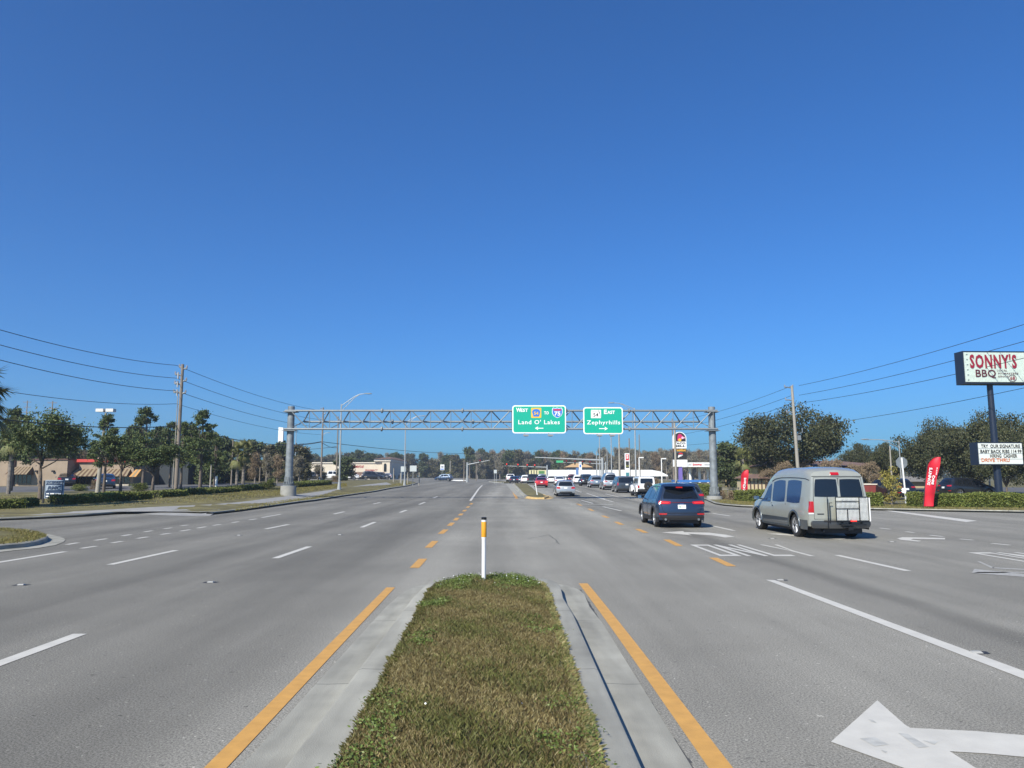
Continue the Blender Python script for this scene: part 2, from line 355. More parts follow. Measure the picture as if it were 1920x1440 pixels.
def stud(px, py, label, col=(.55, .55, .5)):
    g = G(px, py); t = thing('road_stud', label, 'road stud', g, .05, 'raised reflective markers on the asphalt')
    m = MB(); m.add([(-.06, -.05, 0), (.06, -.05, 0), (.06, .05, 0), (-.06, .05, 0), (-.045, -.02, .02), (.045, -.02, .02), (.045, .02, .02), (-.045, .02, .02)], [(0, 1, 5, 4), (1, 2, 6, 5), (2, 3, 7, 6), (3, 0, 4, 7), (4, 5, 6, 7)]); m.build('housing', mat('stud_white', (.34, .34, .32), .5), t)
    m = MB(); m.add([(-.13, -.08, .003), (.12, -.07, .003), (.15, .05, .003), (.02, .10, .003), (-.12, .06, .003)], [(0, 1, 2, 3, 4)]); m.build('tar_pad', mat('tar', (.03, .03, .03), .6), t)
for px, py, lb in ((395, 1092, 'reflective stud near the middle of the left carriageway'), (40, 1097, 'reflective stud at the left edge of the picture, mid height of the road'), (1463, 1088, 'reflective stud at the start of the solid white line'), (1830, 1224, 'reflective stud beside the solid white line near the right edge'), (1448, 1010, 'reflective stud just before the van\'s left wheels'), (1672, 1016, 'reflective stud right of the van'), (448, 1004, 'small reflective stud far out on the left carriageway'), (637, 1003, 'small reflective stud between two white dashes on the left')): stud(px, py, lb)
# ------------------------------------------------------------------ median in front of the camera
MEDX = -.34
def medpath():
    pts = [(-1.36-.011*(-17+2*i), -12+2*i) for i in range(12)]+[(-1.43, 11.3)]
    cx, cy, rx, ry = -.32, 11.6, 1.08, 1.9
    for k in range(1, 20):
        t = math.pi*(1-k/20); c, s = math.cos(t), math.sin(t)
        pts.append((cx+rx*math.copysign(abs(c)**.42, c), cy+ry*abs(s)**.45*1.0))
    pts += [(.72, 11.3)]+[(.76+.008*(5-i)*0, 10-2*i) for i in range(12)]
    return [Vector((a, b, 0)) for a, b in pts]
def sweep(path, prof, m, name, closed=False, mats=None, zf=None):
    mb = MB(); n = len(path); k = len(prof); base = []
    for i, p in enumerate(path):
        if closed: a, b = path[(i-1) % n], path[(i+1) % n]
        else: a, b = path[max(i-1, 0)], path[min(i+1, n-1)]
        d = (b-a).normalized(); nn = Vector((-d.y, d.x, 0))      # left of travel = outward
        for (o, z) in prof:
            q = p+nn*o; mb.v.append((q.x, q.y, T(q.x, q.y)+z*(zf(i/(n-1)) if zf else 1)))
    for i in range(n if closed else n-1):
        j = (i+1) % n
        for a in range(k-1): mb.f.append((i*k+a, i*k+a+1, j*k+a+1, j*k+a)); mb.m.append(mats[a] if mats else 0)
    return mb
def concmat():
    m = mat('kerb_concrete', (.305, .300, .258), .85, var=.16, vscale=1.6, bump=.3, bscale=110)
    n = m.node_tree.nodes; l = m.node_tree.links; p = n['Principled BSDF']
    tc = n.new('ShaderNodeTexCoord'); sp = n.new('ShaderNodeSeparateXYZ'); l.new(tc.outputs['Object'], sp.inputs[0])
    a = n.new('ShaderNodeMath'); a.operation = 'MODULO'; a.inputs[1].default_value = 3.05
    ad = n.new('ShaderNodeMath'); ad.operation = 'ADD'; ad.inputs[1].default_value = 300.9; l.new(sp.outputs[1], ad.inputs[0]); l.new(ad.outputs[0], a.inputs[0])
    c = n.new('ShaderNodeMath'); c.operation = 'LESS_THAN'; c.inputs[1].default_value = .014; l.new(a.outputs[0], c.inputs[0])
    mx = n.new('ShaderNodeMix'); mx.data_type = 'RGBA'; l.new(c.outputs[0], mx.inputs[0])
    src = p.inputs['Base Color'].links[0].from_socket; l.new(src, mx.inputs[6]); mx.inputs[7].default_value = (.12, .12, .11, 1); l.new(mx.outputs[2], p.inputs['Base Color'])
    nz = n.new('ShaderNodeTexNoise'); nz.inputs['Scale'].default_value = 2.2; nz.inputs['Detail'].default_value = 6
    mp = n.new('ShaderNodeMapping'); mp.inputs['Scale'].default_value = (2, .3, 1); l.new(tc.outputs['Object'], mp.inputs[0]); l.new(mp.outputs[0], nz.inputs[0])
    mr = n.new('ShaderNodeMapRange'); mr.inputs[1].default_value = .35; mr.inputs[2].default_value = .65; mr.inputs[3].default_value = .82; mr.inputs[4].default_value = 1.1; l.new(nz.outputs[0], mr.inputs[0])
    m2 = n.new('ShaderNodeMix'); m2.data_type = 'RGBA'; m2.blend_type = 'MULTIPLY'; m2.inputs[0].default_value = 1
    l.new(mx.outputs[2], m2.inputs[6]); l.new(mr.outputs[0], m2.inputs[7]); l.new(m2.outputs[2], p.inputs['Base Color'])
    return m
KERB = concmat()
mp_ = medpath()
zf = lambda t: 1-.55*max(0, 1-abs(t-.5)/.09)
struct(sweep(mp_, [(-.36, .10), (-.35, .138), (.0, .150), (.03, .138), (.05, .03), (.06, .022), (.30, .012), (.42, .014), (.425, -.02)], KERB, '', zf=zf), 'median_kerb', KERB, 35)
# yellow edge lines beside the gutter
mb = MB()
def yl(x0, x1, w0, w1, ya, yb, curve):
    n = 26
    for i in range(n):
        t0, t1 = i/n, (i+1)/n; q = []
        for t, s in ((t0, 0), (t0, 1), (t1, 1), (t1, 0)):
            y = ya+(yb-ya)*t; x = x0+(x1-x0)*t+curve*max(0, t-.75)**2; q.append((x+s*(w0+(w1-w0)*t), y, MK))
        mb.add(q, [(0, 1, 2, 3)])
yl(-1.70, -2.18, .15, .15, -12, 13.3, 0)
yl(1.40, 1.24, .16, .16, -12, 13.8, -.6)
struct(mb, 'median_edge_marking', YMARK)
mb = MB(); rr = random.Random(5)
def seam(x, ya, yb):
    y = ya
    while y < yb:
        y2 = y+.08; w0 = rr.uniform(.004, .02); mb.add([(x-w0, y, .003), (x+w0, y, .003), (x+w0*.7, y2, .003), (x-w0, y2, .003)], [(0, 1, 2, 3)]); x += rr.uniform(-.004, .004)+(0.0); y = y2
seam(-1.83, -2, 12.6); seam(1.235, -2, 13)
struct(mb, 'pavement_joint', JOINT)
rng = np.random.default_rng(4)
def tap(x, y): return np.where(x < -.35, -.35+(x+.35)*np.clip((.72+.030*(y-5))/.90, .5, 1.05), x)
def medz(x, y):
    u = (x+.35)/.90
    return .15+.05*np.clip(1-u*u, 0, 1)+.012*np.sin(x*9+1.3*np.sin(y*3))*np.cos(y*5+x*2)
def inmed(x, y):
    rx = .90; yy = np.clip((y-11.4)/1.95, 0, None); return (np.abs(x+.35) < rx*(1-.5*yy**4)+.0) & (yy < 1)
mb = MB()
for j in range(80):
    for i in range(18):
        pass
nx, ny = 16, 70
for i in range(nx+1):
    for j in range(ny+1):
        y = -10+23.2*j/ny; tp_ = lambda x_: float(tap(np.array(x_), np.array(y))); yy = max(0, (y-11.4)/1.95); hw = .96*(1-min(1, yy)**4*.5); x = -.35+hw*(2*i/nx-1)
        mb.v.append((tp_(x), y, float(medz(x, y))-.02-(.05 if i in (0, nx) or j == ny else 0)))
for i in range(nx):
    for j in range(ny): mb.f.append((i*(ny+1)+j, (i+1)*(ny+1)+j, (i+1)*(ny+1)+j+1, i*(ny+1)+j+1)); mb.m.append(0)
struct(mb, 'median_ground', SOIL, 60)
def patch(x, y):   # green-ness
    return .36+.08*np.sin(x*11+y*3)*np.sin(y*8)+.35*np.sin(x*2.7+1.2*np.sin(y*1.1))*np.cos(y*1.7+.6)+.25*np.sin(y*4.1+x*5)+np.clip((y-11.2)*.3, 0, .35)+.35*np.clip((-x-.9)*3, 0, 1)
def blades(n, x0, x1, y0, y1, hfun, w, zfun, mask, seed, green):
    r = np.random.default_rng(seed); x = r.uniform(x0, x1, n); y = y0+(y1-y0)*r.random(n)**1.0
    k = mask(x, y); x, y = x[k], y[k]; x = tap(x, y); gp = patch(x, y)+r.normal(0, .25, len(x)); kk = (gp > .62) if green else (gp <= .72); x, y = x[kk], y[kk]; n = len(x)
    a = r.uniform(0, 2*np.pi, n); h = hfun(r, n); lean = r.uniform(.2, 1.1, n)*h; ww = w*r.uniform(.6, 1.4, n); z = zfun(x, y)-.015
    b = r.uniform(0, 2*np.pi, n)
    V = np.empty((n, 4, 3)); ax, ay = np.cos(a)*ww, np.sin(a)*ww; lx, ly = np.cos(b)*lean, np.sin(b)*lean
    V[:, 0] = np.stack([x-ax, y-ay, z], 1); V[:, 1] = np.stack([x+ax, y+ay, z], 1)
    V[:, 2] = np.stack([x+ax*.7+lx*.5, y+ay*.7+ly*.5, z+h*.65], 1); V[:, 3] = np.stack([x+lx, y+ly, z+h], 1)
    return V.reshape(-1, 3)
GR_DRY = leafmat('grass_dry', [(.12, .09, .036), (.20, .165, .07), (.30, .26, .14), (.165, .145, .052), (.10, .065, .03), (.21, .18, .068)], .7, .2, 3)
GR_GRN = leafmat('grass_green', [(.088, .10, .026), (.135, .14, .042), (.06, .072, .02), (.175, .165, .06)], .6, .2, 3)
hf = lambda r, n: r.uniform(.012, .045, n)
v1 = blades(230000, -1.36, .64, 3.5, 13.3, hf, .0028, medz, inmed, 1, False)
v2 = blades(120000, -1.36, .64, 3.5, 13.3, lambda r, n: r.uniform(.015, .065, n), .0026, medz, inmed, 2, True)
V = np.concatenate([v1, v2]); o = npmesh('grass', V, 4, [GR_DRY, GR_GRN], mi=[0]*(len(v1)//4)+[1]*(len(v2)//4)); tag(o, kind='stuff')
# overhanging tufts along both edges
def edge_tufts(seed):
    r = np.random.default_rng(seed); out = []
    for side in (-1, 1):
        n = 7000; y = r.uniform(3.8, 12.8, n); yy = np.clip((y-11.4)/1.95, 0, None)
        f = .5+.5*np.sin(y*3.3+side)*np.sin(y*7.7+side*2); e = .90*(1-.5*yy**4)
        x = tap(-.35+side*(e-r.uniform(-.02, .07, n)), y); h = r.uniform(.015, .03, n)+.045*f*r.random(n); b = np.where(side < 0, np.pi, 0)+r.normal(0, .7, n)
        L = r.uniform(.3, 1.2, n)*h; a = b+np.pi/2; w = .004; z = np.full(n, .145); V = np.empty((n, 4, 3)); ax, ay = np.cos(a)*w, np.sin(a)*w; lx, ly = np.cos(b)*L, np.sin(b)*L
        V[:, 0] = np.stack([x-ax, y-ay, z], 1); V[:, 1] = np.stack([x+ax, y+ay, z], 1); V[:, 2] = np.stack([x+ax+lx*.5, y+ay+ly*.5, z+h*.7], 1); V[:, 3] = np.stack([x+lx, y+ly, z+h*.8], 1)
        out.append(V.reshape(-1, 3))
    return np.concatenate(out)
V = edge_tufts(8); n4 = len(V)//4; o = npmesh('edge_grass', V, 4, [GR_DRY, GR_GRN], mi=(np.random.default_rng(1).random(n4) < .62).astype(int)); tag(o, kind='stuff')
# weeds with broad leaves, small white flowers
WEED = leafmat('weed_leaf', [(.07, .11, .02), (.11, .16, .035), (.15, .19, .05), (.05, .08, .02)], .5, .2, 5)
def quads(P0, size, r, up=.3, asp=.6):
    n = len(P0); a = r.normal(size=(n, 3)); a[:, 2] *= up; a /= np.linalg.norm(a, axis=1)[:, None]
    b = r.normal(size=(n, 3)); b -= (b*a).sum(1)[:, None]*a; b /= np.linalg.norm(b, axis=1)[:, None]
    s = (size*r.uniform(.6, 1.35, n))[:, None]; V = np.empty((n, 4, 3)); V[:, 0] = P0-a*s; V[:, 1] = P0+b*s*asp; V[:, 2] = P0+a*s; V[:, 3] = P0-b*s*asp
    return V.reshape(-1, 3)
r = np.random.default_rng(11); cs = []
for _ in range(190):
    u_ = r.random()
    if u_ < .72: y = 13.3-1.5*r.random()**1.5; x = r.choice([-1.0, -.75, .1, .3, .05, -.15])+r.normal(0, .14)
    elif u_ < .9: x = -1.16+r.uniform(-.06, .22); y = r.choice([10.6, 8.3, 5.6, 4.9, 10.3])+r.normal(0, .25)
    else: x = .42+r.uniform(-.2, .12); y = r.choice([5.6, 5.3, 8.9])+r.normal(0, .3)
    if not inmed(np.array([x]), np.array([y]))[0]: continue
    n = 50; q = r.normal(0, 1, (n, 3))*np.array([.06, .06, .016]); q[:, 0] += float(tap(np.array(x), np.array(y))); q[:, 1] += y; q[:, 2] = medz(q[:, 0], q[:, 1])+.015+np.abs(q[:, 2])*(1.6 if y > 12 else 1); cs.append(q)
cs = np.concatenate(cs); o = npmesh('weed_leaves', quads(cs, .013, r, .6, .5), 4, WEED); tag(o, kind='stuff')
n = 46; x = r.uniform(-1.2, .5, n); y = np.where(r.random(n) < .88, r.uniform(12.0, 13.2, n), r.uniform(5, 12, n)); k = inmed(x, y); x, y = x[k], y[k]
x = tap(x, y); q = np.stack([x, y, medz(x, y)+.07], 1); o = npmesh('small_white_flowers', np.concatenate([quads(q, .009, r, .4, .9), quads(q, .009, r, .4, .9)]), 4, WHITEP); tag(o, kind='stuff')
# ------------------------------------------------------------------ kerbed verges left and right, traced on the ground
def line(pts, n, off=0):
    g = [G(*p, off) if len(p) == 2 else Vector((p[0], p[1], 0)) for p in pts]; out = []
    d = [0]
    for a, b in zip(g, g[1:]): d.append(d[-1]+(b-a).length)
    for i in range(n+1):
        t = d[-1]*i/n
        for j in range(len(g)-1):
            if t <= d[j+1]+1e-6:
                out.append(g[j].lerp(g[j+1], (t-d[j])/max(1e-6, d[j+1]-d[j]))); break
    return out
def strip(A, Bl, nv, off, name, m):
    mb = MB(); n = len(A)-1
    for i in range(n+1):
        for j in range(nv+1):
            p = A[i].lerp(Bl[i], j/nv); mb.v.append((p.x, p.y, T(p.x, p.y)+off))
    for i in range(n):
        for j in range(nv): mb.f.append((i*(nv+1)+j, i*(nv+1)+j+1, (i+1)*(nv+1)+j+1, (i+1)*(nv+1)+j)); mb.m.append(0)
    return struct(mb, name, m)
def kerbline(pts, n, name, flip=False, h=.14):
    L = line(pts, n); s = -1 if flip else 1
    return struct(sweep(L, [(s*-.18, h-.05), (s*-.17, h), (0, h), (s*.03, h-.02), (s*.05, .02), (s*.45, .012)], KERB, ''), name, KERB, 35)
# ---- left side
K1 = [(-420, 996), (-60, 978.5), (60, 973.5), (150, 969), (215, 964), (238, 961.5)]
K2 = [(388, 965.5), (430, 961), (560, 942.5), (640, 931), (700, 922.5), (760, 912), (781, 906.5)]
KALL = K1+[(300, 963)]+K2
LB = [(-420, 903.5), (-60, 903), (240, 902.4), (500, 901.5), (640, 901), (700, 901), (740, 901), (765, 902.5)]
strip(line(KALL, 60), line(LB, 60), 14, .13, 'left_verge', LAWN)
kerbline(K1, 24, 'left_corner_kerb'); kerbline(K2, 50, 'left_kerb', flip=False)
WALK = mat('sidewalk_concrete', (.27, .27, .26), .9, var=.12, vscale=2.5)
LOT = mat('lot_asphalt', (.10, .10, .10), .9, var=.2, vscale=1)
strip(line([(-60, 969.5), (60, 966), (180, 961.5), (262, 958), (330, 960), (390, 960), (460, 952.5), (560, 936), (660, 921), (735, 908.5)], 40, .13), line([(-60, 965.5), (60, 962), (180, 957.5), (262, 952), (330, 949), (400, 946), (460, 940.5), (545, 929), (650, 914.5), (725, 904.5)], 40, .13), 3, .136, 'left_sidewalk', WALK)
mb = MB(); A_ = line([(232, 962.6), (262, 964), (300, 966), (350, 967.5), (394, 967.2)], 10); B_ = line([(250, 957), (330, 956), (418, 954)], 10, .13)
for i in range(11):
    for j in range(4): p = A_[i].lerp(B_[i], j/3); mb.v.append((p.x, p.y, T(p.x, p.y)+.006+.142*min(1, j/2)))
for i in range(10):
    for j in range(3): mb.f.append((i*4+j, i*4+j+1, (i+1)*4+j+1, (i+1)*4+j)); mb.m.append(0)
struct(mb, 'driveway_apron', WALK)
strip(line([(-200, 926), (60, 923), (300, 918.5), (520, 911.5), (640, 908)], 20, .13), line([(-200, 914), (60, 912), (300, 909), (520, 905), (640, 904)], 20, .13), 4, .145, 'left_car_park', LOT)
# island of the side street at the left edge
ctr = [G(0, 1031.5), G(55, 1027), G(86, 1019), (0, 0), G(84, 1010.5), G(50, 1002.5), G(0, 998)]
ip = [G(-260, 1058), G(-90, 1042), G(0, 1031.5), G(40, 1028), G(66, 1023.5), G(82, 1018), G(87, 1013.5), G(80, 1009), G(62, 1004.5), G(35, 1000.5), G(0, 998), G(-90, 993), G(-260, 986)]
ip = ip[::-1]
struct(sweep(ip, [(-.5, .10), (-.18, .13), (-.17, .15), (0, .15), (.04, .12), (.06, .02), (.5, .012)], KERB, ''), 'island_kerb', KERB, 40)
mb = MB(); c = sum(ip, Vector())/len(ip)
mb.v = [tuple(c+(q-c)*.93+Vector((0, 0, .14))) for q in ip]+[tuple(c+Vector((0, 0, .22)))]
mb.f = [(i, i+1, len(ip)) for i in range(len(ip)-1)]; mb.m = [0]*len(mb.f)
struct(mb, 'island_lawn', LAWN)
# ---- right side
K3 = [(1075, 903), (1150, 909), (1215, 917), (1290, 929), (1330, 939), (1346, 946.5), (1380, 951), (1425, 952), (1640, 957), (1780, 959.5), (1920, 962), (2400, 972)]
RB = [(1075, 900.5), (1300, 901.5), (1400, 902), (1500, 902.4), (1700, 903), (1920, 903.5), (2400, 905)]
strip(line(K3, 60), line(RB, 60), 14, .11, 'right_verge', LAWN)
kerbline(K3, 60, 'right_kerb')
strip(line([(1560, 922), (1750, 924), (1950, 926), (2300, 929)], 12, .13), line([(1560, 912), (1750, 913), (1950, 914), (2300, 915)], 12, .13), 3, .125, 'right_car_park', LOT)
# mulch/drive gap by the small tree
strip(line([(1655, 943.5), (1700, 944), (1712, 944)], 4, .11), line([(1655, 934), (1700, 934), (1712, 934)], 4, .11), 2, .12, 'side_drive', LOT)
# ---- second median beyond the junction
m2 = [G(*p) for p in [(962, 908), (970, 917), (978, 927), (986, 933.5), (1003, 936.2), (1020, 936.2), (1029, 933.5), (1018, 929), (1005, 922), (997, 914), (990, 908)]]
YK = mat('kerb_yellow', (.5, .36, .16), .8, var=.2)
def median(pts, name, mats):
    mb = sweep(pts, [(-.2, .1), (-.19, .15), (0, .15), (.05, .02), (.5, .012)], KERB, '', closed=True)
    for i in range(len(mb.f)):
        if mats and 3 <= i//4 <= 6: mb.m[i] = 1
    struct(mb, name+'_kerb', [KERB, YK])
    c = sum(pts, Vector())/len(pts); m = MB(); m.v = [(p.x, p.y, T(p.x, p.y)+.13) for p in pts]+[(c.x, c.y, T(c.x, c.y)+.22)]
    m.f = [(i, (i+1) % len(pts), len(pts)) for i in range(len(pts))]; m.m = [0]*len(m.f); struct(m, name+'_lawn', LAWN)
median(m2[::-1], 'far_median', True)
strip([G(*p) for p in [(948, 907.5), (956, 917), (966, 928), (976, 935)]], [G(*p) for p in [(961, 907.5), (969, 917), (977, 928), (985, 934.5)]], 2, .02, 'far_median_gutter', KERB)
median([G(*p) for p in [(917, 903.6), (928, 905.2), (945, 906.2), (958, 906), (956, 904.4), (940, 903.4)]][::-1], 'corner_island', False)
# coarse grass on the far verges
def turf(A, Bl, n, h, seed, name, off=.12, w=.012):
    r = np.random.default_rng(seed); m = len(A)-1; u = r.random(n)*m; i = u.astype(int); f = u-i; s = r.random(n)
    A = np.array([tuple(p) for p in A]); Bl = np.array([tuple(p) for p in Bl]); a = A[i]*(1-f[:, None])+A[i+1]*f[:, None]; b = Bl[i]*(1-f[:, None])+Bl[i+1]*f[:, None]
    p = a+(b-a)*s[:, None]; z = np.array([T(q[0], q[1]) for q in p])+off; hh = r.uniform(.5, 1.3, n)*h; t = r.uniform(0, 6.28, n); ww = w*r.uniform(.6, 2, n)
    V = np.empty((n, 3, 3)); V[:, 0] = np.stack([p[:, 0]-np.cos(t)*ww, p[:, 1]-np.sin(t)*ww, z], 1); V[:, 1] = np.stack([p[:, 0]+np.cos(t)*ww, p[:, 1]+np.sin(t)*ww, z], 1)
    V[:, 2] = np.stack([p[:, 0]+r.normal(0, .04, n), p[:, 1]+r.normal(0, .04, n), z+hh], 1)
    tag(npmesh(name, V.reshape(-1, 3), 3, GR_VERGE), kind='stuff')
GR_VERGE = leafmat('grass_verge', [(.15, .10, .035), (.18, .17, .05), (.22, .19, .07), (.10, .12, .03)], .8, .2, 2)
turf(line([(-60, 965), (180, 957), (262, 951), (400, 946), (545, 929), (650, 914)], 30), line([(-60, 935), (180, 930), (262, 928), (400, 925), (545, 915), (650, 908)], 30), 30000, .07, 5, 'verge_grass')
turf(line([(440, 962), (560, 942.5), (700, 922.5), (775, 908)], 30), line([(445, 955), (560, 937), (690, 917), (760, 906)], 30), 12000, .07, 6, 'kerbside_grass')
turf(line([(1350, 946), (1425, 951.5), (1640, 956.5), (1940, 961.5)], 30), line([(1350, 930), (1425, 935), (1640, 940), (1940, 944)], 30), 26000, .07, 7, 'roadside_grass', .1)
turf([q for q in ip[2:11]], [c for q in ip[2:11]], 9000, .05, 9, 'island_grass', .15, .007)
# ------------------------------------------------------------------ vehicles
def wheel(parent, x, y, r, wd, side, rim=RIM, spokes=5):
    mb = MB(); s = side; h0, h1 = x-s*wd, x
    mb.lathe([(r*.62, h1-s*.01), (r*.70, h1), (r*.93, h1-s*.01), (r, h1-s*.04), (r, h0+s*.04), (r*.93, h0), (r*.3, h0)], (0, y, r), 'X', 28)
    t = mb.build('wheel', RUB, parent, 40)
    m = MB(); m.lathe([(r*.67, h1-s*.004), (r*.62, h1-s*.008), (r*.60, h1-s*.05)], (0, y, r), 'X', 28)
    m.lathe([(0, h1-s*.03), (r*.14, h1-s*.03), (r*.16, h1-s*.05)], (0, y, r), 'X', 14)
    for k in range(spokes):
        a = 2*math.pi*k/spokes+.3; d = Vector((0, math.cos(a), math.sin(a)))
        m.bar(Vector((h1-s*.04, y, r))+d*r*.1, Vector((h1-s*.025, y, r))+d*r*.64, r*.13, .025)
    m.lathe([(0, h1-s*.09), (r*.62, h1-s*.09)], (0, y, r), 'X', 20, 1)
    m.build('rim', [rim, DARK], t)
class Body:
    def __init__(s, L, W, top, belt, lean=None, leanf=None, sill=.24, tum=.42, wr=.33, ax=(.85, 3.6), D=.9, bulge=.05, corner=.07, round_=.10, crown=.03, ends=(.30, .26), arch=True):
        s.__dict__.update(locals()); s.Y0 = -L/2
        ys = set([0, .03, .07, .13, .22, .34, L, L-.03, L-.08, L-.16, L-.3])
        y = .45
        while y < L-.35: ys.add(round(y, 3)); y += .11
        for a in ax:
            for k in range(13):
                t = math.pi*k/12; ys.add(round(a-(wr+.06)*math.cos(t), 3))
            ys.add(round(a-wr-.075, 3)); ys.add(round(a+wr+.075, 3))
        s.ys = sorted(v for v in ys if 0 <= v <= L)
    def ip(s, tab, y): return float(np.interp(y, [a for a, b in tab], [b for a, b in tab]))
    def topz(s, y): return (s.ip(s.top, y-.08)+2*s.ip(s.top, y)+s.ip(s.top, y+.08))/4
    def bot(s, y):
        L = s.L; z = s.sill
        if y < .5: z = s.ends[0]
        if y > L-.5: z = s.ends[1]
        if s.arch:
            for a in s.ax:
                d = abs(y-a); rr = s.wr+.06
                if d < rr: z = max(z, s.wr+math.sqrt(rr*rr-d*d)*.98)
        return z
    def sec(s, y):
        zb, zt = s.bot(y), s.topz(y); zbt = s.ip(s.belt, y); hw = s.W/2
        if zt-zbt < .14: zbt = zt-.10
        f = 1
        if y < .5: f -= s.corner*(1-y/.5)**2.2
        if y > s.L-.9: f -= (s.corner+.07)*((y-s.L+.9)/.9)**2.2
        hw *= f; cab = max(0, zt-zbt-.10); z0 = .24; H = zbt-z0
        def wz(z):
            t = (z-z0)/H
            return hw*float(np.interp(t, [-.1, .0, .25, .55, .85, 1.0], [.93, .95, .985, 1, .985, .955]))
        pts = []
        for k in range(7):
            z = zb+(zbt-zb)*k/6; pts.append((wz(z), z))
        wb = hw*.955; wr = wb-s.tum*cab
        rd = min(s.round_, max(.03, (zt-zbt)*.6)); zs = zt-rd-s.crown
        for k in range(1, 6): t = k/5; pts.append((wb+(wr-wb)*t, zbt+(zs-zbt)*t))
        for k in range(1, 4): t = k/3*math.pi/2; pts.append((wr-rd*1.25*(1-math.cos(t)), zs+rd*math.sin(t)))
        xr = wr-rd*1.25
        for k in (.75, .5, .25): pts.append((xr*k, zt-s.crown*k*k))
        pts.append((0, zt)); return pts
    def yy(s, y, z, x=0):
        o = 0
        if s.lean and y < s.D: o += s.ip(s.lean, z)*(1-y/s.D)
        if s.leanf and s.L-y < s.D: o -= s.ip(s.leanf, z)*(1-(s.L-y)/s.D)
        return y+o+s.Y0
    def build(s, m, parent):
        mb = MB(); rings = []
        for y in s.ys:
            q = s.sec(y); ring = [(-x, z) for x, z in q]+[(x, z) for x, z in q[-2::-1]]
            rings.append([(x, s.yy(y, z), z) for x, z in ring])
        k = len(rings[0])
        for r_ in rings: mb.v += r_
        for i in range(len(rings)-1):
            for j in range(k-1): mb.f.append((i*k+j, i*k+j+1, (i+1)*k+j+1, (i+1)*k+j)); mb.m.append(0)
        for e in (0, -1):
            q = s.sec(s.ys[e]); n = 10; b0 = len(mb.v); sg = -1 if e == 0 else 1
            for x, z in q:
                for c in range(n+1):
                    u = -1+2*c/n; y = s.yy(s.ys[e], z)+sg*s.bulge*(1-u*u); mb.v.append((x*u, y, z))
            for a in range(len(q)-1):
                for c in range(n):
                    f = (b0+a*(n+1)+c, b0+a*(n+1)+c+1, b0+(a+1)*(n+1)+c+1, b0+(a+1)*(n+1)+c); mb.f.append(f if e == 0 else f[::-1]); mb.m.append(0)
        return mb.build('body', m, parent, 38)
    def rear(s, x, z, off=0):
        q = s.sec(0); zz = [b for a, b in q]; w = float(np.interp(z, zz, [a for a, b in q])); w = max(w, .2); u = max(-1, min(1, x/w))
        y = s.yy(0, z)-s.bulge*(1-u*u)-off
        ex = abs(x)-w
        if ex > 0: x = math.copysign(w+off, x); y += ex
        return Vector((x, y, z))
    def rpatch(s, name, m, quad, off=.012, parent=None, rnd=.25, nu=10, nv=8, t=.03):
        (ax, az), (bx, bz), (cx, cz), (dx, dz) = quad; mb = MB()
        def fn(u, v, o):
            U, V = 2*u-1, 2*v-1; u2, v2 = U*math.sqrt(1-rnd*V*V/2)/math.sqrt(1-rnd/2*0), V*math.sqrt(1-rnd*U*U/2); u_, v_ = (u2+1)/2, (v2+1)/2
            x = (ax*(1-u_)+bx*u_)*(1-v_)+(dx*(1-u_)+cx*u_)*v_; z = (az*(1-u_)+bz*u_)*(1-v_)+(dz*(1-u_)+cz*u_)*v_
            return s.rear(x, z, o)
        mb.grid(lambda u, v: fn(u, v, off), nu, nv)
        E = [(i/nu, 0) for i in range(nu)]+[(1, j/nv) for j in range(nv)]+[(1-i/nu, 1) for i in range(nu)]+[(0, 1-j/nv) for j in range(nv)]
        n = len(E); b = len(mb.v); mb.v += [tuple(fn(*e, off)) for e in E]+[tuple(fn(*e, off-t)) for e in E]
        for i in range(n): mb.f.append((b+i, b+n+i, b+n+(i+1) % n, b+(i+1) % n)); mb.m.append(0)
        return mb.build(name, m, parent, 40)
    def sw(s, y, f, side, off):
        q = s.sec(y); a, b = q[6], q[11]; x = a[0]+(b[0]-a[0])*f; z = a[1]+(b[1]-a[1])*f
        return Vector((side*(x+off), s.yy(y, z), z))
    def swin(s, m, y0b, y1b, y0t, y1t, f0, f1, side, parent, name='side_window', off=.006, rnd=.18):
        mb = MB(); nu, nv = 8, 8
        def fn(u, v, o=off):
            U, V = 2*u-1, 2*v-1; u_, v_ = (U*math.sqrt(1-rnd*V*V/2)+1)/2, (V*math.sqrt(1-rnd*U*U/2)+1)/2
            y = (y0b+(y1b-y0b)*u_)*(1-v_)+(y0t+(y1t-y0t)*u_)*v_; return s.sw(y, f0+(f1-f0)*v_, side, o)
        mb.grid(fn, nu, nv)
        E = [(i/nu, 0) for i in range(nu)]+[(1, j/nv) for j in range(nv)]+[(1-i/nu, 1) for i in range(nu)]+[(0, 1-j/nv) for j in range(nv)]
        n = len(E); b = len(mb.v); mb.v += [tuple(fn(*e)) for e in E]+[tuple(fn(*e, off-.02)) for e in E]
        for i in range(n): mb.f.append((b+i, b+n+i, b+n+(i+1) % n, b+(i+1) % n)); mb.m.append(0)
        return mb.build(name, m, parent, 40)
    def side(s, y, t, side_, off):        # lower body side, t 0 bottom..1 belt
        q = s.sec(y)[:7]; z0, z1 = .3, q[6][1]; z = z0+(z1-z0)*t; x = float(np.interp(z, [b for a, b in q], [a for a, b in q]))
        return Vector((side_*(x+off), s.yy(y, z), z))
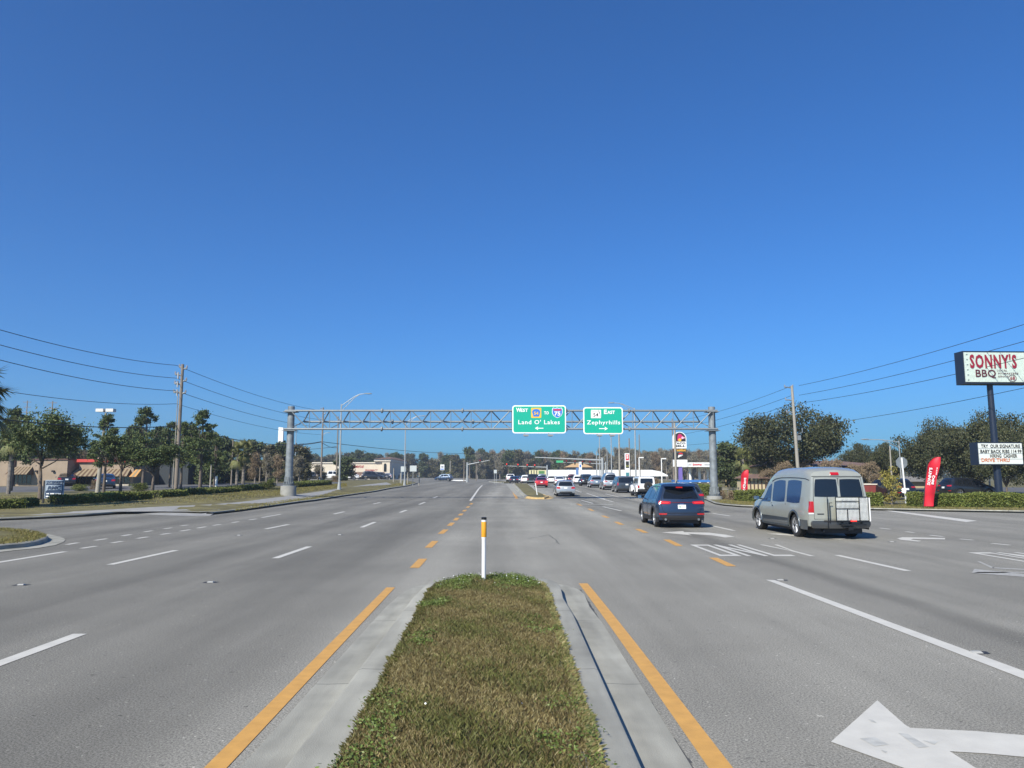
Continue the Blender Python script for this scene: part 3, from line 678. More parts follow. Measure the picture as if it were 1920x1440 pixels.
    def topwin(s, m, ya, yb, name, parent, inset=.10, off=.006):
        mb = MB()
        def fn(u, v):
            y = ya+(yb-ya)*v; q = s.sec(y); wr = q[14][0]-inset; x = wr*(2*u-1); z = float(np.interp(abs(x), [q[k][0] for k in (18, 17, 16, 15, 14)], [q[k][1] for k in (18, 17, 16, 15, 14)]))
            return Vector((x, s.yy(y, z)+(-off if yb > ya and s.topz(yb) > s.topz(ya) else off), z+off))
        mb.grid(fn, 8, 8); return mb.build(name, m, parent, 40)
def mirrors(b, y, z, m, parent, w=.16):
    for sd_ in (-1, 1):
        mb = MB(); x = sd_*(b.W/2+.02); Y = y+b.Y0
        mb.bar((x-sd_*.08, Y, z), (x+sd_*.06, Y-.02, z+.03), .05, .04); c = Vector((x+sd_*(.05+w/2), Y-.02, z+.05))
        mb.lathe([(0, -.06), (.055, -.055), (.085, -.02), (.085, .03), (.05, .08), (0, .09)], (0, 0, 0), 'Z', 12)
        k = len(mb.v)
        for i in range(8, k):
            v = mb.v[i]; mb.v[i] = (c.x+v[0]*w/.17, c.y+v[2]*.8, c.z+v[1]*.9)
        mb.box((c.x, c.y-.05, c.z), (w*.8, .006, .11), mi=1); mb.build('wing_mirror', [m, CHROME], parent, 40)
def common(b, parent, paintm, bump=None, plate=(0, .75), rims=RIM, mir=True, tread=.22, spokes=5, chassis=True):
    W = b.W
    if chassis:
        mb = MB(); mb.bbox((-W/2+.26, b.Y0+.12, .17), (W/2-.26, -b.Y0-.15, .62))
        mb.bbox((-W/2+.08, b.Y0+b.ax[0]+b.wr+.1, .25), (W/2-.08, b.Y0+b.ax[1]-b.wr-.1, .6)); mb.bbox((-W/2+.1, b.Y0+.12, .36), (W/2-.1, b.Y0+b.ax[0]-b.wr-.09, .62))
        mb.cyl((-.5, b.Y0+.0, .27), (-.5, b.Y0+.4, .27), .035); mb.build('chassis', DARK, parent)
    for a in b.ax:
        for sd_ in (-1, 1): wheel(parent, sd_*(W/2-.035), a+b.Y0, b.wr, tread, sd_, rims, spokes)
    if plate:
        p = b.rpatch('licence_plate', PLATE, [(plate[0]-.15, plate[1]-.075), (plate[0]+.15, plate[1]-.075), (plate[0]+.15, plate[1]+.075), (plate[0]-.15, plate[1]+.075)], .02, parent, .02, 4, 3)
PC = {
 'silver': paint('paint_silver', (.40, .42, .43), .6), 'red': paint('paint_red', (.42, .015, .02), .2), 'white': paint('paint_white', (.72, .73, .73), 0),
 'black': paint('paint_black', (.012, .014, .018), .2), 'navy': paint('paint_navy', (.02, .045, .09), .4), 'blue': paint('paint_blue', (.018, .035, .075), .4),
 'grey': paint('paint_grey', (.12, .13, .14), .5), 'champagne': paint('paint_champagne', (.37, .38, .33), .3), 'steel': paint('paint_steel', (.20, .25, .30), .5),
 'maroon': paint('paint_maroon', (.10, .02, .03), .4), 'gunmetal': paint('paint_gunmetal', (.06, .07, .08), .5)}
def sedan(p, col, wagon=False, lit=False):
    L = 4.75
    top = [(0, .96), (.06, 1.00), (.62, 1.05), (1.45, 1.36), (2.1, 1.44), (2.75, 1.41), (3.55, .98), (4.4, .78), (4.7, .62), (4.75, .55)] if not wagon else [(0, 1.36), (.12, 1.43), (1.2, 1.49), (2.6, 1.46), (3.5, 1.0), (4.4, .80), (4.7, .62), (4.75, .55)]
    b = Body(L, 1.82, top, [(0, .90), (1, .92), (3.4, .86), (4.75, .5)], [(0, .12), (.35, .0), (.62, .0), (.9, .05)] if not wagon else [(0, .1), (.35, 0), (.62, 0), (.9, .07), (1.4, .42)], [(0, .1), (.4, 0), (.8, .1)], ax=(.95, 3.72), wr=.32)
    b.build(PC[col], p); common(b, p, PC[col], plate=(0, .72 if not wagon else .78))
    if wagon: b.rpatch('rear_window', GLASS, [(-.68, .95), (.68, .95), (.56, 1.33), (-.56, 1.33)], .006, p, .15)
    else: b.topwin(GLASS, .66, 1.42, 'rear_window', p, .06)
    b.topwin(GLASS, 3.5, 2.85, 'windshield', p, .04)
    for s in (-1, 1):
        if wagon: b.swin(GLASS, .55, 1.15, .75, 1.2, .12, .9, s, p)
        b.swin(GLASS, 1.25 if wagon else 1.15, 2.1, 1.3 if wagon else 1.6, 2.1, .1, .92, s, p); b.swin(GLASS, 2.18, 3.2, 2.18, 2.72, .1, .92, s, p)
        b.rpatch('tail_light', TAILON if lit else TAIL, [(s*.50, .70), (s*.90, .72), (s*.90, .88), (s*.54, .87)], .012, p, .2)
    b.rpatch('bumper_insert', DARK, [(-.62, .32), (.62, .32), (.55, .44), (-.55, .44)], .014, p, .1)
    mirrors(b, 3.05, .93, PC[col], p); return b
def suv(p, col, H=1.66, L=4.5, W=1.85, fine=False, lit=False):
    k = H-1.66
    top = [(0, H-.12), (.10, H-.05), (.4, H-.01), (1.4, H+.02), (2.3, H-.02), (2.8, H-.12), (3.45, 1.10), (4.1, .98), (4.4, .84), (4.5, .72)]
    b = Body(L, W, [(a*L/4.5, z) for a, z in top], [(0, 1.04), (1, 1.0), (3.2*L/4.5, .98), (L, .6)], [(0, .14), (.4, .0), (.62, -.02), (.85, .02), (1.0, .06), (1.15, .16), (1.5, .40), (1.7, .46)], [(0, .12), (.45, 0), (.9, .1)], ax=(.85, L-.92), wr=.35, D=1.0, bulge=.07, corner=.09, tum=.44)
    b.build(PC[col], p); common(b, p, PC[col], plate=(0, .80))
    b.rpatch('rear_window', GLASS, [(-.70, 1.09), (.70, 1.09), (.54, 1.43+k), (-.54, 1.43+k)], .008, p, .22, 14, 8)
    b.topwin(GLASS, 3.42*L/4.5, 2.75*L/4.5, 'windshield', p, .04)
    for s in (-1, 1):
        b.swin(GLASS, .62, 1.1, .9, 1.15, .12, .85, s, p); b.swin(GLASS, 1.18, 2.05, 1.2, 2.05, .1, .93, s, p); b.swin(GLASS, 2.12, 3.15*L/4.5, 2.12, 2.62*L/4.5, .08, .93, s, p)
        b.rpatch('tail_light', TAILON if lit else TAIL, [(s*.42, .90), (s*.96, .90), (s*.96, 1.03), (s*.40, 1.0)], .015, p, .25)
        b.rpatch('reflector', TAIL, [(s*.58, .50), (s*.88, .50), (s*.86, .56), (s*.56, .56)], .02, p, .2)
    b.rpatch('bumper_insert', DARK, [(-.88, .31), (.88, .31), (.82, .47), (-.82, .47)], .012, p, .1)
    mirrors(b, 3.0*L/4.5, 1.05, PC[col], p); return b
def minivan(p, col):
    L = 5.0; top = [(0, 1.66), (.12, 1.72), (1.5, 1.76), (3.0, 1.70), (4.0, 1.10), (4.7, .92), (5, .7)]
    b = Body(L, 1.98, top, [(0, 1.02), (3.8, .98), (5, .6)], [(0, .1), (.4, 0), (1.0, .03), (1.7, .22)], [(0, .1), (.4, 0), (.9, .15)], ax=(.95, 4.0), wr=.34, tum=.28)
    b.build(PC[col], p); common(b, p, PC[col], plate=(.1, .86))
    b.rpatch('rear_window', GLASS, [(-.80, 1.05), (.80, 1.05), (.70, 1.58), (-.70, 1.58)], .008, p, .15, 14, 8); b.topwin(GLASS, 3.95, 3.05, 'windshield', p, .04)
    for s in (-1, 1):
        b.swin(GLASS, .35, 1.5, .4, 1.5, .1, .93, s, p); b.swin(GLASS, 1.6, 2.6, 1.6, 2.6, .1, .93, s, p); b.swin(GLASS, 2.7, 3.7, 2.7, 3.0, .08, .93, s, p)
        b.rpatch('tail_light', TAIL, [(s*.78, .78), (s*.97, .78), (s*.95, 1.08), (s*.80, 1.05)], .015, p, .15)
    b.rpatch('bumper_insert', DARK, [(-.85, .33), (.85, .33), (.8, .42), (-.8, .42)], .012, p, .1); mirrors(b, 3.4, 1.08, PC[col], p); return b
def pickup(p, col):
    L = 5.7; top = [(0, 1.18), (1.9, 1.20), (1.98, 1.25), (2.12, 1.80), (2.3, 1.86), (3.5, 1.85), (3.75, 1.78), (4.3, 1.25), (5.3, 1.12), (5.7, .95)]
    b = Body(L, 1.98, top, [(0, 1.12), (4, 1.12), (5.7, .85)], [(0, .06), (.55, 0), (1.2, 0)], [(0, .1), (.5, 0), (1.1, .05)], ax=(1.15, 4.65), wr=.39, sill=.36, ends=(.5, .4), tum=.25, round_=.07)
    b.build(PC[col], p); common(b, p, PC[col], plate=(0, .62))
    b.topwin(GLASS, 2.0, 2.12, 'rear_window', p, .08, .02); b.topwin(GLASS, 4.25, 3.8, 'windshield', p, .04)
    for s in (-1, 1):
        b.swin(GLASS, 2.25, 3.1, 2.3, 3.1, .1, .93, s, p); b.swin(GLASS, 3.2, 4.1, 3.2, 3.7, .08, .93, s, p)
        b.rpatch('tail_light', TAIL, [(s*.80, .78), (s*.965, .78), (s*.965, 1.10), (s*.80, 1.10)], .015, p, .1)
    b.rpatch('rear_bumper', CHROME, [(-.95, .50), (.95, .50), (.95, .70), (-.95, .70)], .09, p, .08, t=.09); mirrors(b, 3.95, 1.22, DARK, p, .2); return b
def crossover_jeep(p, col):
    L = 4.2; top = [(0, 1.80), (.1, 1.84), (2.4, 1.84), (2.5, 1.8), (2.75, 1.25), (3.9, 1.15), (4.2, 1.05)]
    b = Body(L, 1.62, top, [(0, 1.14), (4.2, 1.1)], [(0, .0), (1.1, 0), (1.84, .07)], [(0, 0)], ax=(.72, 3.5), wr=.42, sill=.5, ends=(.55, .55), tum=.10, round_=.06, corner=.02, bulge=.01, arch=True)
    b.build(PC[col], p); b.W = 1.86; common(b, p, PC[col], plate=(-.55, .82), rims=DARK, tread=.27); b.W = 1.62
    b.rpatch('rear_window', GLASS, [(-.58, 1.20), (.58, 1.20), (.56, 1.66), (-.56, 1.66)], .012, p, .12); b.topwin(GLASS, 2.72, 2.5, 'windshield', p, .04)
    mb = MB(); mb.lathe([(.12, .22), (.24, .24), (.36, .22), (.40, .15), (.38, .02), (.1, 0)], (0, 0, 0), 'X', 26)
    for i, v in enumerate(mb.v): mb.v[i] = (.12+v[1], b.Y0-.03-v[0], .96+v[2])
    mb.build('spare_wheel', RUB, p, 40)
    for s in (-1, 1):
        b.swin(GLASS, .35, 1.0, .38, 1.0, .12, .88, s, p); b.swin(GLASS, 1.1, 1.7, 1.1, 1.7, .12, .88, s, p); b.swin(GLASS, 1.78, 2.5, 1.78, 2.45, .12, .88, s, p)
        b.rpatch('tail_light', TAIL, [(s*.68, .80), (s*.80, .80), (s*.80, 1.02), (s*.68, 1.02)], .05, p, .05, t=.05)
        for a in b.ax:
            m = MB(); m.tube([(s*.82, a+b.Y0+(.5)*math.cos(t), .44+.5*math.sin(t)) for t in [math.pi*k/10 for k in range(11)]], .13, 8); m.build('wheel_flare', PC[col] if a < 2 else PC[col], p, 50)
    m = MB(); m.bbox((-.85, b.Y0-.16, .48), (.85, b.Y0+.02, .70)); m.build('rear_bumper', DARK, p); mirrors(b, 2.6, 1.25, DARK, p); return b
KIND = {'sedan': sedan, 'suv': suv, 'minivan': minivan, 'pickup': pickup, 'jeep': crossover_jeep}
LEN = {'sedan': 4.75, 'suv': 4.5, 'minivan': 5.0, 'pickup': 5.7, 'jeep': 4.2}
def vehicle(name, kind, col, px, py, label, cat, rz=0, Y=None, group=None, z=None, sc=1, **kw):
    g = G(px, py) if Y is None else B(px, Y); rear = g.y; L = LEN[kind]*sc
    loc = Vector((g.x*(1+L/2/rear*0), rear+L/2, 0)) if rz == 0 else Vector((g.x, g.y, 0))
    loc.z = T(loc.x, loc.y) if z is None else z
    t = thing(name, label, cat, loc, rz, group); KIND[kind](t, col, **kw)
    if sc != 1: t.scale = (sc,)*3
    return t
# the big van
def bigvan():
    L = 5.5; g = G(1571, 1011); Xc, Yr = g.x, g.y-.1
    t = thing('conversion_van', 'champagne high-roof van with grey lower body and a wire carrier on its back doors', 'van', (Xc, Yr+L/2, 0), R(1.0))
    top = [(0, 2.12), (.10, 2.17), (.35, 2.22), (1.2, 2.25), (2.5, 2.24), (3.0, 2.18), (3.35, 2.04), (3.62, 1.88), (4.4, 1.24), (5.2, 1.08), (5.45, .92), (5.5, .8)]
    b = Body(L, 2.0, top, [(0, 1.04), (4.2, 1.04), (4.6, 1.0), (5.5, .75)], [(0, .10), (.45, .0), (1.2, 0), (1.9, .07), (2.15, .20), (2.3, .26)], [(0, .1), (.5, 0), (1, .05)], ax=(1.10, 4.55), wr=.37, sill=.30, ends=(.40, .36), tum=.10, round_=.20, corner=.05, bulge=.05, crown=.04, D=1.1)
    P_ = PC['champagne']; b.build(P_, t); common(b, t, P_, plate=None, tread=.26, spokes=6)
    DG = paint('paint_lower_grey', (.085, .10, .11), .5)
    for s in (-1, 1):
        for (ya, yb) in ((.10, .64), (1.58, 4.08), (5.0, 5.35)):
            mb = MB(); mb.grid(lambda u, v: b.side(ya+(yb-ya)*u, -.02+.40*v, s, .012), 12, 4); mb.grid(lambda u, v: b.side(ya+(yb-ya)*u, .38, s, .012-.02*v), 12, 1); mb.build('side_cladding', DG, t, 40)
        for a in b.ax:
            m = MB(); rr_ = .465
            m.tube([(s*(b.W/2-.0), a+b.Y0+rr_*math.cos(q), .37+rr_*math.sin(q)) for q in [math.pi*k/14 for k in range(15)]], .035, 7); m.build('wheel_flare', DG, t, 60)
        b.swin(SGLASS, .68, 1.80, .56, 1.76, .04, .80, s, t, off=.008, rnd=.22); b.swin(SGLASS, 1.94, 3.10, 1.94, 3.02, .04, .80, s, t, off=.008, rnd=.22)
        b.swin(SGLASS, 3.22, 4.30, 3.20, 3.52, .02, .80, s, t, off=.008, rnd=.10)
        for yy_ in (3.16, 1.86):
            m = MB(); m.bar(b.sw(yy_, 0, s, .01)-Vector((0, 0, .62)), b.sw(yy_, 0, s, .01), .010); m.build('door_seam', DARK, t)
        m = MB(); m.bar(b.sw(3.02, 0, s, .03)+Vector((0, 0, -.10)), b.sw(2.90, 0, s, .03)+Vector((0, 0, -.10)), .035, .03); m.build('door_handle', CHROME, t)
        m = MB(); m.bbox((s*.80, b.Y0+4.1, .30), (s*.99, b.Y0+1.6, .345)); m.build('running_board', DG, t)
        m = MB(); pts = [b.sw(y, .88, s, .008) for y in (.08, .3, .8, 1.5, 2.4, 2.9, 3.2)]; m.tube(pts, .012, 5); m.build('roof_seam', DARK, t)
        b.rpatch('tail_light', TAIL, [(s*.80, .82), (s*.985, .82), (s*.985, 1.16), (s*.80, 1.16)], .02, t, .05)
        b.rpatch('reversing_light', CLEAR, [(s*.81, .765), (s*.98, .765), (s*.98, .812), (s*.81, .812)], .022, t, .05)
        b.rpatch('rear_window', GLASS, [(s*.035, 1.30), (s*.77, 1.30), (s*.70, 1.85), (s*.045, 1.85)], .010, t, .14, 10, 8)
        pl = [b.rear(s*x, z, .006) for x, z in ((.012, .62), (.012, 1.89), (.74, 1.89), (.80, 1.2), (.795, .62), (.012, .62))]
        m = MB(); m.tube(pl, .007, 5); m.build('door_seam', DARK, t)
    m = MB(); pts = [b.rear(-.93+1.86*k/12, 1.93, .006) for k in range(13)]; m.tube(pts, .010, 5); m.build('roof_seam', DARK, t)
    b.rpatch('high_brake_light', TAIL, [(-.20, 1.975), (.06, 1.975), (.06, 2.06), (-.20, 2.06)], .03, t, .1)
    b.rpatch('name_badge', DARK, [(-.70, .76), (-.50, .76), (-.50, .79), (-.70, .79)], .012, t, .05, 4, 2)
    b.rpatch('rear_bumper', paint('bumper_dark_chrome', (.12, .125, .13), .8), [(-.90, .34), (.90, .34), (.93, .58), (-.93, .58)], .09, t, .2, 16, 6, t=.09)
    b.rpatch('bumper_step', DARK, [(-.55, .53), (.90, .53), (.90, .59), (-.55, .59)], .10, t, .05, 10, 3, t=.02)
    yb = b.Y0-.24; x0, x1, z0, z1, xd = -.21, .80, .585, 1.30, .52
    m = MB(); WM = mat('wire_white', (.74, .76, .75), .4, .0)
    for (a, d) in (((x0, z0), (x1, z0)), ((x0, z1), (x1, z1)), ((x0, z0), (x0, z1)), ((x1, z0), (x1, z1)), ((x0, .95), (xd, .95)), ((xd, z0), (xd, z1)), ((.14, z0), (.14, .95)), ((x0, 1.17), (xd, 1.17))):
        m.bar((a[0], yb, a[1]), (d[0], yb, d[1]), .020, .020)
    m.bar((-.42, yb+.1, .34), (-.42, yb+.1, 1.33), .020); m.bar((-.37, yb+.08, .50), (-.37, yb+.08, 1.12), .018); m.bar((-.37, yb+.08, 1.12), (-.28, yb+.08, 1.12), .018)
    m.bar((x0, yb+.02, z0-.03), (x1, yb+.02, z0-.03), .035); m.bar((.0, yb, .56), (.0, yb+.25, .46), .04); m.bar((.6, yb, .56), (.6, yb+.25, .46), .04)
    m.bar((.25, yb, .58), (.25, yb+.3, .38), .06); cf = m.build('folded_carrier', BLACK, t)
    m = MB()
    for k in range(26): x = x0+.012+(x1-x0-.02)*k/25; m.bar((x, yb+.012, z0), (x, yb+.012, z1), .008)
    for k in range(20): z = z0+.01+(z1-z0-.02)*k/19; m.bar((x0, yb+.018, z), (x1, yb+.018, z), .008)
    m.build('wire_mesh', WM, cf)
    for q in ((x0+.02, z0+.01, xd-.02, .94), (.0, 1.07, .46, 1.23), (xd+.02, z0, x1-.02, z1)):
        m = MB(); m.bbox((q[0], yb+.04, q[1]), (q[2], yb+.055, q[3])); m.build('backing_panel', mat('grey_sheet', (.26, .27, .265), .5, .0, var=.2, vscale=14), cf)
    m = MB(); m.bbox((.81, yb-.02, z0-.02), (.845, yb+.18, z1-.02)); m.build('side_plate', WHITEP, cf)
    m = MB(); m.bbox((.22, yb-.03, z0-.03), (.40, yb-.01, z0+.01)); m.build('reflector', TAILON, cf)
    m = MB(); m.bar((-.05, yb+.05, .46), (.72, yb+.05, .46), .06, .05); m.bar((0, yb+.05, .38), (.4, yb+.05, .38), .03); m.cyl((.2, yb+.25, .34), (.2, yb-.02, .34), .04); m.box((.22, yb+.02, .34), (.14, .05, .10)); m.build('tow_hitch', BLACK, t)
    b.topwin(GLASS, 4.30, 3.72, 'windshield', t, .04)
    mirrors(b, 4.05, 1.12, DARK, t, .24)
    return t
bigvan()
# the blue crossover in front
v = vehicle('crossover_car', 'suv', 'blue', 1279, 990.5, 'dark blue crossover with lit brake lights following the middle turn lane', 'car', H=1.68)
bl = Body(4.5, 1.85, [(0, 1.54), (.10, 1.61), (.4, 1.65), (1.4, 1.68), (2.3, 1.64), (2.8, 1.54), (3.45, 1.10), (4.1, .98), (4.4, .84), (4.5, .72)], [(0, 1.04), (1, 1.0), (3.2, .98), (4.5, .6)], [(0, .14), (.4, .0), (.62, -.02), (.85, .02), (1.0, .06), (1.15, .16), (1.5, .40), (1.7, .46)], [(0, .12), (.45, 0), (.9, .1)], ax=(.85, 3.58), wr=.35, D=1.0, bulge=.07, corner=.09, tum=.44)
for s in (-1, 1):
    bl.rpatch('brake_light_lit', TAILON, [(s*.50, .935), (s*.92, .94), (s*.92, .975), (s*.48, .965)], .020, v, .2)
    for a in (.85, 3.58): m = MB(); m.tube([(s*.915, a+bl.Y0+.44*math.cos(q), .35+.44*math.sin(q)) for q in [math.pi*k/14 for k in range(15)]], .035, 7); m.build('wheel_arch_trim', DARK, v, 60)
for s in (-1, 1):
    m = MB(); m.tube([bl.rear(s*x, z, .004) for x, z in ((0.0, .56), (.60, .56), (.70, .64), (.76, .86), (.74, 1.06), (.60, 1.46))], .007, 5); m.build('hatch_seam', BLACK, v)
    for yy_ in (1.12, 2.10, 3.05): m = MB(); m.tube([bl.side(yy_, t_, s, .002) for t_ in (.1, .4, .7, 1.0)], .007, 5); m.build('door_seam', BLACK, v)
    for ya, yb in ((.08, .42), (1.30, 3.14), (4.02, 4.3)):
        m = MB(); m.grid(lambda u, w_: bl.side(ya+(yb-ya)*u, -.10+.24*w_, s, .012), 12, 3); m.build('sill_cladding', DARK, v, 40)
    for ya in (1.30, 2.25): m = MB(); m.bar(bl.side(ya, .86, s, .03), bl.side(ya+.17, .86, s, .03), .03, .03); m.build('door_handle', PC['blue'], v)
    m = MB(); m.tube([bl.sw(y_, 1.02, s, .004) for y_ in (.7, 1.1, 1.6, 2.1, 2.5)], .012, 5); m.build('roof_rail', DARK, v)
m = MB(); m.grid(lambda u, w_: Vector((-.60+1.2*u, bl.Y0+.12+.22*w_-.10*(1-(2*u-1)**2)+.12*abs(2*u-1), 1.565+.075*w_)), 12, 3); m.grid(lambda u, w_: Vector((-.60+1.2*u, bl.Y0+.12+.22*w_-.10*(1-(2*u-1)**2)+.12*abs(2*u-1), 1.545+.075*w_)), 12, 3); m.build('roof_spoiler', PC['blue'], v, 40)
m = MB(); m.prism([(0, 0), (.02, .0), (.01, .10)], 0, .12, c=(0, bl.Y0+.75, 1.655)); m.build('antenna', BLACK, v)
m = MB(); m.bar(bl.rear(0, 1.12, .03), bl.rear(.42, 1.17, .03), .02, .015); m.build('rear_wiper', BLACK, v)
for s in (-1, 1): m = MB(); m.cyl((s*.62, bl.Y0-.06, .33), (s*.62, bl.Y0+.2, .33), .045, .045, 10); m.build('exhaust_tip', CHROME, v)
bl.rpatch('plate_mark', mat('plate_green', (.12, .3, .16), .5), [(-.10, .77), (-.05, .77), (-.05, .83), (-.10, .83)], .026, v, .1, 2, 2)
bl.rpatch('light_bar', mat('dark_red', (.10, .01, .015), .3), [(-.42, .945), (.42, .945), (.42, .97), (-.42, .97)], .012, v, .05)
bl.rpatch('high_brake_light', TAILON, [(-.13, 1.50), (.13, 1.50), (.12, 1.54), (-.12, 1.54)], .03, v, .1)
bl.rpatch('maker_badge', CHROME, [(-.08, .885), (.08, .885), (.08, .915), (-.08, .915)], .012, v, .3, 4, 3)
Q = 'cars queuing for the red lights'
vehicle('crossover_car', 'suv', 'gunmetal', 1292, 962, 'near-black car mostly hidden beyond the blue crossover', 'car', H=1.62)
vehicle('estate_car', 'sedan', 'silver', 1061, 931.5, 'silver estate car with black rear glass driving up alone beside the far median', 'car', wagon=True)
vehicle('sedan_car', 'sedan', 'red', 1015.5, 914.3, 'bright red saloon with lit tail lights beside the far median post', 'car', group=Q, lit=True)
vehicle('off_roader', 'jeep', 'white', 1213, 932, 'white boxy off-roader with black bumper just ahead of the blue crossover', 'car', group=Q)
vehicle('minivan', 'minivan', 'gunmetal', 1174, 924.5, 'dark grey minivan queuing between the silver pickup and the white off-roader', 'minivan', group=Q)
vehicle('pickup_truck', 'suv', 'silver', 1146, 919, 'tall silver utility with a chrome lower edge queuing ahead of the dark minivan', 'car', group=Q, H=1.95, sc=1.05)
vehicle('crossover_car', 'suv', 'steel', 1119, 914.8, 'pale silver crossover queuing between the small dark off-roader and the tall silver utility', 'car', group=Q)
vehicle('off_roader', 'jeep', 'navy', 1100, 911.5, 'small dark blue off-roader with spare wheel in the right queue', 'car', group=Q)
vehicle('crossover_car', 'suv', 'white', 1084, 909, 'white crossover seen over the silver estate car\'s right shoulder', 'car', group=Q)
vehicle('crossover_car', 'suv', 'maroon', 1073, 906.3, 'dark maroon crossover ahead of the white one in the right queue', 'car', group=Q, H=1.8)
vehicle('sedan_car', 'sedan', 'white', 1050, 909.5, 'white saloon directly in front of the silver estate car\'s left side', 'car', group=Q)
vehicle('crossover_car', 'suv', 'white', 1034, 907.7, 'white crossover standing just right of the red saloon', 'car', group=Q)
vehicle('crossover_car', 'suv', 'steel', 1016, 909.5, 'grey-blue tall car directly ahead of the red saloon', 'car', group=Q, H=1.85)
vehicle('pickup_truck', 'pickup', 'black', 999, 908.8, 'black pickup in the queue left of the red saloon', 'pickup', group=Q)
vehicle('crossover_car', 'suv', 'white', 985, 906.8, 'white crossover in the left queue between the black pickup and a blue hatchback', 'car', group=Q)
vehicle('sedan_car', 'sedan', 'navy', 974, 905.8, 'small blue saloon between the near-black car and the white crossover in the left queue', 'car', group=Q)
vehicle('sedan_car', 'sedan', 'black', 963.5, 906.6, 'near-black saloon behind the white pickup at the left end of the queue', 'car', group=Q)
vehicle('pickup_truck', 'pickup', 'white', 957, 904.8, 'white pickup at the far left end of the queue', 'pickup', group=Q)
vehicle('crossover_car', 'suv', 'navy', 832, 0, 'dark blue estate crossing the junction far ahead on the left carriageway', 'car', rz=R(78), Y=190, H=1.75)
# parked or crossing on the left
LP = 'vehicles parked at the left-hand buildings'
def parked(name, kind, col, px, Y, rz, label, cat, dz=.15, **kw): return vehicle(name, kind, col, px, 0, label, cat, rz=R(rz), Y=Y, z=B(px, Y).z+dz, **kw)
parked('sedan_car', 'sedan', 'white', 341, 97, -72, 'white saloon parked behind the roadside pines', 'car', group=LP)
parked('sedan_car', 'sedan', 'navy', 199, 74, 27, 'dark blue saloon parked in front of the striped awnings', 'car', group=LP)
parked('sedan_car', 'sedan', 'black', 126, 84, 30, 'black car half hidden behind the for-lease sign', 'car', group=LP)
parked('pickup_truck', 'pickup', 'white', 622, 150, -84, 'white pickup parked before the cream pharmacy', 'pickup', group=LP)
parked('crossover_car', 'suv', 'black', 592, 150, -82, 'black car parked left of the white pickup', 'car', group=LP)
parked('pickup_truck', 'pickup', 'white', 648, 160, -84, 'white work truck nosing out behind the street light base', 'pickup', group=LP)
parked('crossover_car', 'suv', 'black', 698, 160, -80, 'black crossover parked under the pharmacy\'s brown awning', 'car', group=LP, H=1.8)
parked('crossover_car', 'suv', 'gunmetal', 714, 172, -80, 'dark grey crossover right of the black one at the pharmacy', 'car', group=LP)
parked('sedan_car', 'sedan', 'white', 727, 185, 10, 'small white car at the foot of the pharmacy tower', 'car', group=LP)
parked('crossover_car', 'suv', 'black', 1812, 66, -82, 'dark car parked behind the right-hand hedge under the oaks', 'car')
parked('crossover_car', 'suv', 'black', 1662, 62, 12, 'black car parked behind the small yellow-leaved tree', 'car')
# ------------------------------------------------------------------ flexible delineator posts
def delineator(x, y, z, h, r, label, lean=0, band=True):
    t = thing('marker_post', label, 'post', (x, y, z)); t.rotation_euler = (0, lean, 0)
    mb = MB(); mb.lathe([(r*.95, -.05), (r*.95, h*.52), (r*.98, h*.66), (r*1.15, h*.70), (r*1.15, h*.965), (0, h*.965)], n=20); mb.build('tube', mat('post_white_plastic', (.72, .73, .72), .5), t, 40)
    if band:
        mb = MB(); mb.lathe([(r*1.15, h*.70), (r*1.19, h*.705), (r*1.19, h*.93), (r*1.15, h*.935)], n=20); mb.build('reflective_band', mat('orange_band', (.72, .33, .02), .45), t, 40)
        mb = MB(); mb.lathe([(r*1.18, h*.965), (r*1.2, h*.967), (r*1.2, h), (r*.9, h*1.005), (0, h*1.005)], n=20); mb.build('cap', BLACK, t, 40)
g = P(907, 1080, 12.75); delineator(g.x, g.y, .15, 1.08, .037, 'white plastic post with orange band and black cap on the near median tip')
g = P(1007, 932, 1); q = G(1007.5, 931); delineator(q.x, q.y, q.z+.13, 1.15, .05, 'leaning plain white post on the far median beside the red saloon', R(-9), False)
